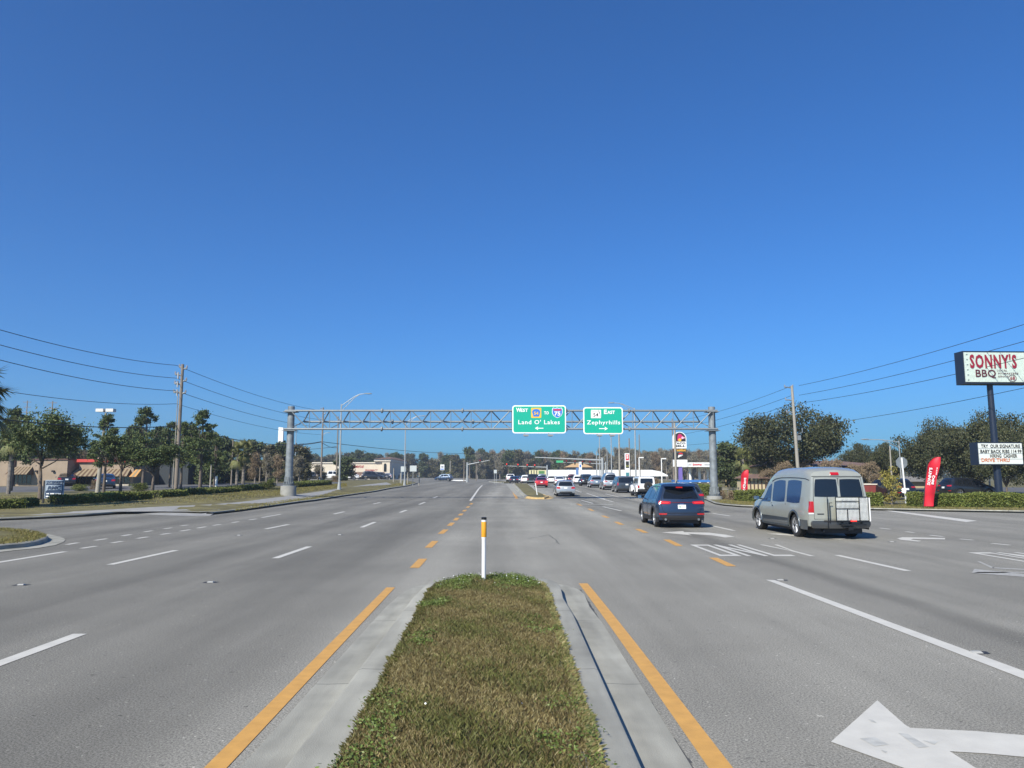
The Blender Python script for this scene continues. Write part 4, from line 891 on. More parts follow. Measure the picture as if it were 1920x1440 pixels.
# ------------------------------------------------------------------ overhead sign gantry
GY = 61.5
def ZY(py, Y): return P(960, py, Y).z
xl0, xl1 = P(541, 912, GY).x, P(546.5, 762, GY).x
xr0, xr1 = P(1341, 930, GY).x, P(1332.5, 763, GY).x
t = thing('sign_gantry', 'galvanised triangular truss gantry spanning the whole road on two thick round posts', 'gantry', ((xl0+xr0)/2, GY, 0)); GO = Vector(t.location)
def gmb(): m = MB(); m.o = GO; return m
xL, xR = (xl0+xl1)/2, (xr0+xr1)/2
for x, zb, zp, zt, top in ((xL, T(xL, GY)+.08, ZY(911, GY), ZY(762, GY), 1), (xR, .05, ZY(930, GY), ZY(763, GY), 0)):
    m = gmb(); m.cyl((x, GY, zp-.02), (x, GY, zt), .315, .275, 24); 
    p = m.build('post', GALVP, t, 40)
    m = gmb(); m.cyl((x, GY, zp+.12), (x, GY, zp+.16), .44, .44, 24); m.cyl((x, GY, zp), (x, GY, zp+.05), .46, .46, 24)
    for k in range(16):
        a = 2*math.pi*k/16; d = Vector((math.cos(a), math.sin(a), 0)); c = Vector((x, GY, zp)); m.cyl(c+d*.40, c+d*.40+Vector((0, 0, .32)), .02, .02, 6); m.bar(c+d*.36+Vector((0, 0, .16)), c+d*.315+Vector((0, 0, .75)), .02, .06)
    m.build('base_flange', GALVP, p)
    m = gmb(); m.lathe([(.0, zp), (.60, zp), (.62, zp-.03), (.64, zb-.3)], (x, GY, 0), n=24); m.build('concrete_footing', CONC, t, 40)
    m = gmb()
    for py in (770, 805): 
        z = ZY(py, GY); m.cyl((x, GY, z-.16), (x, GY, z+.02), .34, .34, 20); m.box((x, GY-.05, z-.12), (1.05, 1.0, .05)); m.box((x, GY+.3, z-.3), (.2, .5, .35))
    m.build('saddle_bracket', GALVP, p)
za, zb_, zc = ZY(771, GY), ZY(805, GY), ZY(789.5, GY)
YF, YM = GY-.48, GY+.75
for z, Y, a, b_ in ((za, YF, xL-.38, xR+.35), (zb_, YF, xL-.38, xR+.35), (zc, YM, xL+.9, xR-.8)):
    m = gmb(); m.cyl((a, Y, z), (b_, Y, z), .085, .085, 12); m.build('chord', GALV, t, 40)
nb = 21; st = (xR-xL)/nb; mid = nb//2
for k in range(nb):
    x0 = xL+k*st; x1 = x0+st; xm = (x0+x1)/2; lft = k < 10
    def br(n_, a, b_, r, mm=GALV): m = gmb(); m.cyl(a, b_, r, r, 8); m.build(n_, mm, t, 40)
    br('diagonal_brace', (x0+.1 if lft else x1-.1, YF, za), (x1-.1 if lft else x0+.1, YF, zb_), .045)
    br('vertical_brace', (x1, YF, za), (x1, YF, zb_), .028)
    br('rear_brace', (xm, YM, zc), (x1 if lft else x0, YF, za), .05, GALVP); br('rear_brace', (xm, YM, zc), (x0 if lft else x1, YF, zb_), .04, GALVP)
for fx in (716, 867, 1062, 1180):
    for z, Y in ((za, YF), (zb_, YF), (zc, YM)):
        if fx > 1000 and Y == YM: continue
        x = P(fx+(20 if Y == YM else 0), 790, Y).x; m = gmb(); m.cyl((x-.06, Y, z), (x+.06, Y, z), .2, .2, 14); m.build('splice_flange', GALVP, t, 40)
GREEN = mat('sign_green', (.0, .37, .245), .45, var=.03, emit=0); SWH = mat('sign_white', (.82, .84, .82), .5)
def rrect(x0, x1, z0, z1, r, n=5):
    pts = []
    for cx, cz, a in ((x1-r, z1-r, 0), (x0+r, z1-r, 90), (x0+r, z0+r, 180), (x1-r, z0+r, 270)):
        for k in range(n+1): q = R(a+90*k/n); pts.append((cx+r*math.cos(q), cz+r*math.sin(q)))
    return pts
def shield(cx, cz, w, h, kind):
    if kind == 'inter':
        P_ = [(-.5, .30), (-.42, .5), (-.2, .44), (0, .5), (.2, .44), (.42, .5), (.5, .30), (.5, .0), (.40, -.25), (.2, -.42), (0, -.5), (-.2, -.42), (-.40, -.25), (-.5, 0)]
    elif kind == 'county': P_ = [(-.36, .42), (0, .5), (.36, .42), (.5, .15), (.34, -.45), (-.34, -.45), (-.5, .15)]
    else: P_ = [(-.5, .5), (-.44, .42), (0, .38), (.32, .40), (.36, .48), (.42, .42), (.5, .05), (.48, -.5), (-.5, -.5)]
    return [(cx+a*w, cz+b*h) for a, b in P_]
def gsign(px0, px1, py0, py1, label, draw, lamps):
    Y = YF-.32; a, b_ = P(px0, py0, Y), P(px1, py1, Y); W, H = b_.x-a.x, a.z-b_.z; c = Vector(((a.x+b_.x)/2, Y, (a.z+b_.z)/2))
    s = thing('highway_sign', label, 'road sign', c)
    m = MB(); m.prism(rrect(-W/2, W/2, -H/2, H/2, .22), 0, .05); m.build('border', SWH, s)
    m = MB(); m.prism(rrect(-W/2+.09, W/2-.09, -H/2+.09, H/2-.09, .16), -.01, .01); m.build('panel', GREEN, s)
    m = MB()
    for x in (-W*.33, W*.33): m.bbox((x-.05, .05, -H/2), (x+.05, .20, H/2))
    for z in (-H*.3, 0, H*.3): m.bbox((-W/2+.1, .05, z-.04), (W/2-.1, .12, z+.04))
    m.build('backing_frame', GALV, s)
    draw(s, W, H)
    for lx in lamps:
        x = P(lx, 815, Y-.9).x-c.x; z = P(lx, 816, Y-.9).z-c.z
        m = MB(); m.bar((x-.1, 0.1, -H/2+.02), (x-.1, -.75, z+.05), .04); m.bar((x-.1, .1, -H/2+.1), (x-.1, -.1, -H/2-.1), .04); f = m.build('lamp_arm', GALV, s)
        m = MB(); m.box((x, -.9, z), (.44, .34, .09)); m.box((x, -.9, z-.07), (.30, .24, .06)); m.build('sign_lamp', mat('lamp_housing', (.30, .31, .31), .5), f)
    return s
def put(s, name, m, mt): m.build(name, mt, s)
YL, BL = mat('sign_yellow', (.75, .45, .04), .5), mat('sign_blue', (.03, .16, .55), .5)
RD = mat('sign_red', (.55, .02, .03), .5); BK = mat('sign_black', (.02, .02, .02), .6)
def d1(s, W, H):
    sx = lambda p: (p-960.5)/101*W-W/2; sz = lambda p: H/2-(p-760)/52.5*H; f = -.02
    m = MB(); m.text('W', .4, (sx(972.5), f, sz(768.6)), w=.42, h=.35, off=.03); m.text('EST', .4, (sx(983.2), f, sz(769.3)), w=.60, h=.27, off=.03); m.text('TO', .4, (sx(1024.8), f, sz(774.3)), w=.38, h=.25, off=.03); put(s, 'lettering', m, SWH)
    m = MB(); m.text("Land O' Lakes", .45, (sx(1010.8), f, sz(791.5)), w=W*.77, h=.36, off=.012, sp=1.12); put(s, 'place_name', m, SWH)
    m = MB(); m.bbox((sx(1006), f-.004, sz(803)-.03), (sx(1019), f+.01, sz(803)+.03)); m.prism([(sx(1003), sz(803)), (sx(1009), sz(803)+.15), (sx(1008), sz(803)), (sx(1009), sz(803)-.15)], f-.01, f+.008); put(s, 'arrow', m, SWH)
    m = MB(); m.prism(rrect(sx(996), sx(1015), sz(783.6), sz(764.6), .05), f, f+.01); k = m.build('county_route_marker', YL, s)
    m = MB(); m.prism(shield(sx(1005.5), sz(774.3), .68, .66, 'county'), f-.008, f); m.build('pentagon', BL, k)
    m = MB(); m.text('54', .4, (sx(1005.5), f-.012, sz(775)), w=.36, h=.26, off=.02); m.build('route_number', YL, k)
    m = MB(); m.prism(shield(sx(1045.3), sz(774), .86, .84, 'inter'), f, f+.01); k = m.build('interstate_shield', SWH, s)
    m = MB(); m.prism(shield(sx(1045.3), sz(774), .78, .76, 'inter'), f-.008, f); m.build('shield_field', BL, k)
    m = MB(); m.bbox((sx(1038), f-.012, sz(770)), (sx(1052.6), f-.006, sz(767.2))); m.build('shield_band', RD, k)
    m = MB(); m.text('75', .4, (sx(1045.3), f-.012, sz(775.6)), w=.5, h=.34, off=.03); m.build('route_number', SWH, k)
def d2(s, W, H):
    sx = lambda p: (p-1093.3)/75*W-W/2; sz = lambda p: H/2-(p-763.5)/50.5*H; f = -.02
    m = MB(); m.text('E', .4, (sx(1135.5), f, sz(772.3)), w=.25, h=.35, off=.03); m.text('AST', .4, (sx(1146), f, sz(773.2)), w=.62, h=.27, off=.03); put(s, 'lettering', m, SWH)
    m = MB(); m.text('Zephyrhills', .45, (sx(1131.5), f, sz(793.3)), w=W*.84, h=.43, off=.012, sp=1.12); put(s, 'place_name', m, SWH)
    m = MB(); m.bbox((sx(1123), f-.004, sz(803.7)-.03), (sx(1136), f+.01, sz(803.7)+.03)); m.prism([(sx(1139.5), sz(803.7)), (sx(1133.5), sz(803.7)+.15), (sx(1134.5), sz(803.7)), (sx(1133.5), sz(803.7)-.15)], f-.01, f+.008); put(s, 'arrow', m, SWH)
    m = MB(); m.prism(rrect(sx(1108), sx(1127), sz(784), sz(768.5), .02), f, f+.01); k = m.build('state_route_marker', SWH, s)
    m = MB(); m.text('54', .4, (sx(1117), f-.01, sz(777.8)), w=.42, h=.30, off=.008); m.build('route_number', BK, k)
    m = MB(); o_ = [(sx(1108.3), sz(769)), (sx(1111), sz(771.5)), (sx(1122), sz(771)), (sx(1124.3), sz(772.5)), (sx(1126.6), sz(783.5))]
    m.tube([(a, f-.006, b) for a, b in o_], .012, 4); m.tube([(sx(1122.5), f-.006, sz(769)), (sx(1124.6), f-.006, sz(776))], .018, 4); m.build('state_outline', BK, k)
gsign(960.5, 1061.5, 760, 812.5, "wide green overhead sign reading West 54 to 75 Land O' Lakes with left arrow", d1, (986, 1032))
gsign(1093.3, 1168.5, 763.5, 814, 'narrower green overhead sign reading 54 East Zephyrhills with right arrow', d2, (1124, 1148))
m = MB(); 
# ------------------------------------------------------------------ lamp posts, utility poles, wires
def streetlight(px, pyb, pyt, Y, arm, label, armh=.8, r=.11):
    b_ = B(px, Y); b_.x = P(px, pyb, Y).x; zt = P(px, pyt, Y).z; t = thing('street_lamp', label, 'street lamp', b_, 0, 'street lamps along the left and right kerbs'); h = zt-b_.z
    m = MB(); m.cyl((0, 0, 0), (0, 0, h), r, r*.6, 12); m.build('pole', ALU, t, 40)
    m = MB(); m.lathe([(.0, .9), (r*1.2, .88), (r*2, .1), (r*2.1, -.1)], n=8); m.build('base_cover', ALU, t)
    s = 1 if arm > 0 else -1; a = abs(arm)
    m = MB(); m.tube([(0, 0, h-.15), (s*a*.55, 0, h+armh*.72), (s*a*.78, 0, h+armh*.96), (s*a, 0, h+armh)], .04, 6); m.tube([(0, 0, h-.75), (s*a*.55, 0, h+armh*.6), (s*a*.78, 0, h+armh*.94)], .03, 6); m.bar((s*a*.3, 0, h+.16*armh), (s*a*.3, 0, h+.4*armh), .03); m.build('arm', ALU, t, 40)
    m = MB(); m.lathe([(0, -.42), (.06, -.4), (.13, -.2), (.15, .1), (.12, .36), (0, .42)], n=12)
    m.v = [((s*(a+.35))+v[2], v[0], h+armh+v[1]*.45+.02) for v in m.v]; m.build('lamp_head', ALU, t, 50); return t
streetlight(636, 911, 758, 78, 2.4, 'tall street lamp with double arm rising behind the gantry\'s left end', 1.1)
streetlight(758.5, 908, 790, 112, 2.3, 'street lamp seen through the left truss, its head between the chords', .8)
streetlight(1192.5, 905, 765, 95, -2.6, 'street lamp with left-reaching arm behind the east sign', .65)
streetlight(552, 905, 800, 120, -.4, 'plain thin pole right behind the gantry\'s left post', .1, .08)
streetlight(601, 900, 815, 190, 1.4, 'small distant street lamp beside the tall utility pole left of the pharmacy', .5, .1)
streetlight(1692, 930, 826, 78, -3.2, 'short street lamp before the right-hand oaks with its head reaching left', .1, .07)
streetlight(1857, 925, 820, 75, -2.0, 'pale lamp pole half hidden behind the reader board', .4, .09)
def upole(px, pyt, Y, label, arms, r=.17, m_=WOOD, lean=0, group='utility poles along the road'):
    b_ = B(px, Y); zt = P(px, pyt, Y).z; h = zt-b_.z; t = thing('utility_pole', label, 'utility pole', b_, 0, group); t.rotation_euler = (0, lean, 0)
    m = MB(); m.cyl((0, 0, -.1), (0, 0, h), r, r*.65, 10); m.build('pole', m_, t, 40)
    for (dz, s, L) in arms:
        m = MB(); m.tube([(0, 0, h-dz-.1), (s*L*.6, 0, h-dz), (s*L, 0, h-dz)], .07, 6); a = m.build('bracket', GALV, t, 40)
        m = MB(); m.lathe([(0, 0), (.07, .02), (.04, .07), (.09, .12), (.04, .17), (.07, .22), (0, .28)], (s*L, 0, h-dz), n=8); m.build('insulator', mat('insulator_grey', (.3, .3, .32), .4), a)
    return t, h
UL, hL = upole(331, 683, 60, 'tall wooden pole with three switch brackets beside the left pines', [(.25, -1, .25), (.85, -1, .55), (1.6, -1, .55), (2.3, -1, .6), (.35, 1, .35), (1.35, 1, .35), (2.35, 1, .35)])
m = MB(); 
for k, dz in enumerate((.8, 1.5, 2.2)):
    m = MB(); m.cyl((-.28, -.1, hL-dz-.4), (-.28, -.1, hL-dz+.12), .07, .07, 8); m.bar((-.5, -.1, hL-dz), (0, -.05, hL-dz-.1), .05); m.build('cutout_switch', mat('switch_grey', (.35, .36, .37), .5), UL, 40)
m = MB(); m.cyl((-.2, -.18, .0), (-.2, -.12, hL-2.6), .035, .035, 6); m.build('conduit', PCON, UL)
U2, h2 = upole(602, 764, 103, 'slim dark utility pole seen through the truss just left of the tall lamp', [(.3, -1, .3), (.9, 1, .3), (1.6, -1, .3)], .14)
U3, h3 = upole(631, 781, 128, 'second distant pole between the tall lamp and the gantry post', [(.3, -1, .3), (1, 1, .3)], .14)
U4, h4 = upole(1498, 723, 78, 'leaning grey utility pole with three left-hand insulator arms in front of the big oak', [(.15, -1, .75), (1.5, -1, .75), (2.8, -1, .75), (.15, 1, .1), (1.4, 1, .1), (2.7, 1, .1)], .2, PCON, R(-1.5))
m = MB(); m.box((.3, -.1, h4-5.5), (.35, .3, .5)); m.bar((0, 0, h4-5.2), (.8, 0, h4-4.9), .06); m.cyl((.75, 0, h4-4.9), (.75, 0, h4-4.5), .06); m.build('switch_gear', GALV, U4)
for px, pyt, Y, r_, mm, lb in ((40, 751, 190, .16, WOOD, 'far wooden pole with crossarms rising behind the left-most pine'), (88, 752, 170, .18, WOOD, 'far wooden pole with many short arms right of the left-most pine')):
    u, h_ = upole(px, pyt, Y, lb, [], r_, mm)
    m = MB()
    for k in range(7 if px == 88 else 3): z = h_-.4-1.3*k; m.bar((-.9 if k % 2 else -1.1, 0, z), (1.0, 0, z), .12)
    m.build('crossarms', WOOD, u)
for px, pyt, Y, r_, mm, lb in ((844, 864, 190, .14, PCON, 'pale short pole in front of the far trees left of the white mast'), (870, 862, 185, .14, WOOD, 'brown pole just left of the white signal mast'), (893, 868, 200, .12, WOOD, 'thin brown pole beyond the signal mast arm'),
    (1162, 812, 115, .17, PCON, 'thick tan pole below the right edge of the east sign'), (1147, 815, 120, .11, ALU, 'silver pole directly under the east sign'), (1125, 815, 130, .1, ALU, 'slim white pole under the middle of the east sign'), (1139, 844, 150, .09, ALU, 'shortest slim silver pole below the east sign'),
    (1119, 846, 150, .12, ALU, 'white pole left of the big signal mast'), (1181, 822, 140, .16, WOOD, 'brown pole behind the red and white price sign'), (1200, 815, 150, .14, WOOD, 'dark pole right of the tall lamp at the price sign'), (1267.5, 790, 72, .13, PCON, 'tan pole standing in front of the bell sign'),
    (1263, 785, 125, .13, WOOD, 'faint dark pole rising above the bell sign'), (1672, 836, 76, .1, PCON, 'tan slim pole behind the octagonal sign'), (434, 823, 90, .1, WOOD, 'thin pole above the palms left of the gantry'), (395, 868, 76, .09, PCON, 'short pale post between the left pines'), (406, 893, 66, .13, WHITEP, 'stubby white post in the left hedge'),
    (487, 865, 110, .1, WOOD, 'slim pole right of the two palms')):
    upole(px, pyt, Y, lb, [], r_, mm, group=None) if 0 else upole(px, pyt, Y, lb, [], r_, mm)
WIRE = mat('wire_black', (.02, .02, .025), .6)
def wire(a, b_, label, sag=.6, r=.014, group='overhead wires'):
    a, b_ = Vector(a), Vector(b_); n = 24; pts = []
    for k in range(n+1):
        t_ = k/n; p = a.lerp(b_, t_); p.z -= sag*4*t_*(1-t_); pts.append(p)
    m = MB(); m.tube(pts, r, 5); o = m.build('overhead_wire', WIRE); tag(o, label, 'wire', group); return o
pl = Vector(UL.location)
for k, (py0, pym, py1, rr_) in enumerate(((613, 685, 770, .02), (642, 709, 787, .02), (671, 733, 801, .02), (734, 757, 815, .016), (790, 798, 0, .03))):
    a = P(-60, py0-12, 36); mids = P(331, pym, 60)
    names = ['top', 'second', 'third', 'fourth', 'lowest thick']
    wire(a, mids, names[k]+' overhead wire entering from the left edge to the tall left pole', .35, rr_)
    if py1: wire(mids, P(602, py1, 103), names[k]+' overhead wire from the tall left pole towards the gantry\'s left post', .5, rr_)
wire(P(335, 798, 60), P(602, 828, 103), 'thick low cable sloping from the left pines to the slim pole behind the truss', .9, .035)
wire(P(602, 828, 103), P(905, 850, 200), 'thick cable sagging rightwards from the slim pole over the pharmacy', .6, .04)
wire(P(602, 828, 103), P(631, 839, 128), 'short cable linking the two poles behind the tall lamp', .3, .04)
wire(P(631, 837, 128), P(520, 842, 140), 'low thin cable crossing left behind the gantry post', .3, .035)
wire(P(602, 829, 103), P(520, 835, 112), 'upper thin cable crossing left behind the gantry post', .2, .04)
for k, (pyp, pye, pyf, rr_) in enumerate(((723, 596, 790, .02), (741, 630, 803, .02), (756, 664, 816, .02), (800, 722, 835, .018))):
    nm = ['highest', 'second highest', 'third highest', 'lowest'][k]
    wire(P(1498, pyp, 78), P(1990, pye-10, 43), nm+' wire running from the right-hand pole to the right edge', .3, rr_)
    wire(P(1486, pyp, 78), P(1263, pyf, 125), nm+' wire running from the right-hand pole back to the bell sign', .5, rr_)
# ------------------------------------------------------------------ signs on the right
def letters(par, name, body, cx, cz, w, h, y, m_, **k): m = MB(); m.text(body, 1, (cx, y, cz), w=w, h=h, **k); return m.build(name, m_, par)
SB = P(1871, 923, 50); Yp = 50
base = B(1871, Yp, .05); ztop = ZY(661, Yp)
t = thing('barbecue_sign', 'big corrugated barbecue sign in dark blue box on a tall dark pole', 'pole sign', base, R(2)); hz = lambda py, Y=Yp: ZY(py, Y)-base.z
m = MB(); m.cyl((0, 0, 0), (-.06, 0, hz(722)+.1), .24, .18, 16); NB = mat('sign_box_navy', (.012, .02, .04), .4); m.build('pole', NB, t, 40)
x0 = P(1797, 700, Yp).x-base.x; x1 = x0+4.55; z0, z1 = hz(720), hz(662)
m = MB(); m.bbox((x0-.02, -.55, z0-.06), (x1+.02, .35, z1+.04)); m.build('cabinet', NB, t)
m = MB(); n = 44
for k in range(n):
    xa, xb = x0+.03+(x1-x0-.06)*k/n, x0+.03+(x1-x0-.06)*(k+.55)/n; xc = x0+.03+(x1-x0-.06)*(k+1)/n
    m.bbox((xa, -.60, z0+.06), (xb, -.552, z1-.06)); m.bbox((xb, -.58, z0+.06), (xc, -.552, z1-.06))
m.build('corrugated_face', mat('sign_pale_tin', (.50, .58, .53), .6, .0, var=.08), t)
CR = mat('sign_crimson', (.26, .01, .03), .5); DB_ = mat('sign_dark_brown', (.09, .02, .03), .6)
def sx(p): return P(p, 700, Yp-.55).x-base.x
letters(t, 'name_lettering', "SONNY'S", (sx(1862)), hz(680), sx(1907)-sx(1817), (z1-z0)*.46, -.62, CR, off=.035, sp=1.15)
letters(t, 'bbq_lettering', 'BBQ', sx(1846), hz(703.5), sx(1866)-sx(1827), (z1-z0)*.28, -.62, DB_, off=.015)
for i, b_ in enumerate(('LOCAL', 'PITMASTERS', 'SINCE')): letters(t, 'small_lettering', b_, sx((1878, 1889, 1879)[i]), hz((697, 702.5, 708)[i]), (sx(1900)-sx(1880))*(1.0, 1.95, .98)[i], .11, -.62, DB_, off=.01)
letters(t, 'year_lettering', '68', sx(1896.5), hz(711), .33, .24, -.62, CR, off=.01)
m = MB(); m.tube([(sx(1896.5)+.26*math.cos(q*.3142), -.62, hz(711)+.22*math.sin(q*.3142)) for q in range(21)], .016, 5); m.build('year_ring', DB_, t)
m = MB()
for k in range(6):
    for xx in (x0+.22, x1-.22): m.bbox((xx-.05, -.63, z0+.2+(z1-z0-.4)*k/5-.02), (xx+.05, -.60, z0+.2+(z1-z0-.4)*k/5+.02))
m.build('rivets', mat('rivet_grey', (.2, .25, .24), .5), t)
def s2(p): return P(p, 850, Yp-.5).x-base.x
# reader board under it, on the same pole but hung as its own cabinet
ra, rb = s2(1832), s2(1918); rz0, rz1 = hz(871), hz(831)
m = MB(); m.bbox((ra-.02, -.5, rz0-.04), (rb+.02, .28, rz1+.04)); rc = m.build('reader_board', NB, t)
m = MB(); m.bbox((ra+.04, -.53, rz0+.03), (rb-.04, -.502, rz1-.03)); m.build('reader_face', mat('reader_white', (.66, .70, .66), .4), rc)
m = MB()
for k in range(1, 4): z = rz0+(rz1-rz0)*k/4; m.bbox((ra+.04, -.54, z-.012), (rb-.04, -.531, z+.008))
m.build('reader_rail', GALV, rc)
OR = mat('reader_orange', (.55, .12, .02), .5)
for i, (b_, xa, xb, pz) in enumerate((('TRY  OUR SIGNATURE', 1838, 1913, 837.2), ('BABY BACK RIBS 114 99', 1836, 1915, 846.8), ('HIRING  CASHIER', 1854, 1906, 855.2), ('DRIVE THRU', 1837, 1891, 863))):
    m = MB(); m.text(b_, 1, ((s2(xa)+s2(xb))/2, -.545, hz(pz)), w=s2(xb)-s2(xa), h=.235, off=.022 if i < 3 else .018); m.build('reader_lettering', BK if i < 3 else OR, rc)
# feather flags
def flag(px, py, Y, pyt, wpx, lean, label, txt):
    b_ = B(px, Y, .1); h = ZY(pyt, Y)-b_.z; W = wpx/1400*Y; t = thing('feather_flag', label, 'flag', b_, 0, 'red feather flags on the right verge')
    m = MB(); m.tube([(0, 0, 0), (lean*h*.45, 0, h*.5), (lean*h*.85, 0, h*.9), (lean*h*1.15+W*.3, 0, h*1.0), (lean*h*1.2+W*.8, 0, h*.985)], [.025, .02, .015, .012, .01], 6); m.build('pole', DARK, t)
    m = MB(); RF = mat('flag_red', (.58, .012, .03), .6, var=.12, vscale=2)
    def edge(v):
        z = h*(.03+.97*v); xl = lean*z+(max(0, v-.80)/.2)**2*W*.75; xr = lean*z+W*(1-.05*v)+(W*.32 if v > 0 else 0)*v; return min(xl, xr-.02), xr, z
    def fn(o):
        def g_(u, v): a, b2, z = edge(v); return (a+(b2-a)*u, o+.05*math.sin(u*5+v*7)+.03*math.sin(v*13), z-(.10*h*u*u if v > .9 else 0)*0)
        return g_
    m.grid(fn(-.006), 8, 24); m.grid(fn(.006), 8, 24); s_ = m.build('sail', RF, t, 60)
    ang = math.pi/2-math.atan(lean)-.04
    for (body, fu, fz, ww, hh) in txt: 
        c = (lean*h*fz+W*fu, -.07, h*fz); m = MB(); m.text(body, 1, c, w=ww, h=hh, off=.03, rot=ang); m.build('flag_lettering', SWH, s_)
flag(1727, 952, 45, 857, 18, .17, 'large red feather flag with white barbecue lettering before the right hedge', [("SONNY'S", .28, .62, 1.05, .19), ('BBQ', .68, .55, .55, .17), ('SINCE 68', .95, .72, .45, .07)])
flag(1388, 937, 58, 881, 11, .03, 'smaller red feather flag with white lettering beside the gantry\'s right post', [('BBQ', .5, .38, .8, .22), ("DRIVE", .62, .62, .6, .16)])
# octagonal stop sign seen from behind, on a white post
b_ = B(1696, 52, .1); t = thing('stop_sign', 'grey back of an octagonal sign on a white post at the side exit', 'road sign', b_)
h = ZY(858, 52)-b_.z; m = MB(); m.bar((0, 0, 0), (-.12, 0, h), .08); m.build('post', WHITEP, t)
m = MB(); m.prism([(.42*math.cos(R(22.5+45*k)), .42*math.sin(R(22.5+45*k))) for k in range(8)], 0, .02, c=(-.1, .06, h-.35)); o = m.build('panel', GALV, t); 
m = MB(); m.prism([(.19*math.cos(R(22.5+45*k)), .19*math.sin(R(22.5+45*k))) for k in range(8)], 0, .02, c=(-.08, .06, .9)); m.build('lower_panel', WHITEP, t)
# bell restaurant sign
Yb = 96; b_ = B(1274.5, Yb, .1); t = thing('restaurant_pylon_sign', 'arched black and white restaurant sign with a magenta bell on a purple post', 'pole sign', b_)
Z = lambda py: ZY(py, Yb)-b_.z; X = lambda px: P(px, 860, Yb).x-b_.x
m = MB(); m.bbox((X(1272), -.1, 0), (X(1278.5), .35, Z(875))); m.build('post', mat('purple_paint', (.17, .13, .42), .5), t)
arch = [(X(1262), Z(841)), (X(1287), Z(841)), (X(1287), Z(822))]+[(X(1274.5)+(X(1287)-X(1274.5))*math.cos(R(a)), Z(822)+(Z(810)-Z(822))*math.sin(R(a))) for a in range(15, 180, 15)]+[(X(1262), Z(822))]
m = MB(); m.prism(arch, -.3, .3); p = m.build('arch_cabinet', WHITEP, t)
ac = [(x*.88+X(1274.5)*.12, (z-Z(828))*.93+Z(828)) for x, z in [(X(1262), Z(828)), (X(1287), Z(828))]+arch[2:]]
m = MB(); m.prism(ac, -.32, -.3); m.build('black_field', BK, p)
PK = mat('bell_magenta', (.50, .02, .12), .5); YE = mat('bell_yellow', (.8, .45, .05), .5)
def bx(a): return X(1268.5+a*15.5)
def bz(b): return Z(827.5-b*15)
m = MB(); m.prism([(bx(.02), bz(.10)), (bx(.10), bz(.2)), (bx(.12), bz(.62)), (bx(.25), bz(.88)), (bx(.42), bz(.93)), (bx(.62), bz(.80)), (bx(.78), bz(.60)), (bx(1.0), bz(.52)), (bx(1.02), bz(.42)), (bx(.6), bz(.22)), (bx(.3), bz(.08))], -.34, -.325); m.build('bell', PK, p)
m = MB(); m.prism([(bx(.70), bz(.62)), (bx(.80), bz(.52)), (bx(1.0), bz(.46)), (bx(1.04), bz(.40)), (bx(.65), bz(.26)), (bx(.55), bz(.40))], -.352, -.342); m.build('bell_lip', mat('bell_light', (.72, .45, .60), .5), p)
m = MB(); m.lathe([(0, -.01), (.2, -.01), (.2, .01), (0, .01)], n=14); m.v = [(bx(.38)+v[0], -.35+v[2], bz(.16)+v[1]) for v in m.v]; m.build('clapper', YE, p)
letters(p, 'lettering', 'TACO', X(1274.5), Z(831.3), X(1285)-X(1264), .25, -.31, BK, off=.04); letters(p, 'lettering', 'BELL', X(1274.5), Z(836.3), X(1285)-X(1264), .25, -.31, BK, off=.04)
m = MB(); m.bbox((X(1262), -.28, Z(847)), (X(1286.5), .28, Z(841.4))); k = m.build('breakfast_panel', mat('panel_brown', (.06, .03, .02), .5), t); letters(k, 'lettering', 'Breakfast', X(1274.3), Z(844), X(1285.5)-X(1263.5), .33, -.29, YE, off=.02)
m = MB(); m.bbox((X(1262), -.28, Z(861)), (X(1287), .28, Z(848))); k = m.build('logo_panel', BK, t)
m = MB(); m.prism([(X(1271.5), Z(852)), (X(1272.5), Z(849.5)), (X(1276), Z(848.8)), (X(1279), Z(850)), (X(1280), Z(852)), (X(1276), Z(851.5))], -.3, -.285); m.build('red_mark', RD, k)
m = MB(); m.prism([(X(1270), Z(857.6)), (X(1271.5), Z(853.2)), (X(1279.5), Z(852.8)), (X(1279), Z(854)), (X(1275), Z(854.3)), (X(1278), Z(855.4)), (X(1274), Z(856)), (X(1271.4), Z(858.2))], -.3, -.285); m.build('white_mark', SWH, k)
m = MB(); m.bbox((X(1262), -.2, Z(875)), (X(1288), .2, Z(862))); k = m.build('message_board', WHITEP, t)
m = MB()
for zz in (865.5, 868.5, 871.5): m.text('IIIIIIIIIIII' if 0 else '- -- --- --', 1, (X(1276.5), -.205, Z(zz)), w=1.2, h=.04)
m.build('faded_rows', mat('faded_text', (.35, .36, .36), .6), k)
# price sign of the filling station
Yc = 135; b_ = B(1175.5, Yc, .1); t = thing('price_sign', 'narrow red, black and white fuel price sign right of the east-sign poles', 'pole sign', b_)
Z = lambda py: ZY(py, Yc)-b_.z; X = lambda px: P(px, 860, Yc).x-b_.x
m = MB(); m.bbox((X(1171.3), -.2, 0), (X(1180), .2, Z(850))); p = m.build('cabinet', WHITEP, t)
for a, c_, mm in ((852, 863, RD), (865, 877.5, BK), (886, 893, mat('teal', (.05, .22, .25), .5))): m = MB(); m.bbox((X(1172.8), -.22, Z(c_)), (X(1178.8), -.2, Z(a))); m.build('panel', mm, p)
m = MB(); m.text('S', 1, (X(1175.8), -.23, Z(856.5)), w=.34, h=.7, off=.04); m.build('letter_mark', SWH, p)
m = MB(); m.text('2.1', 1, (X(1175.8), -.23, Z(873.5)), w=.45, h=.3, off=.02); m.build('price', mat('price_yellow', (.6, .6, .1), .5), p)
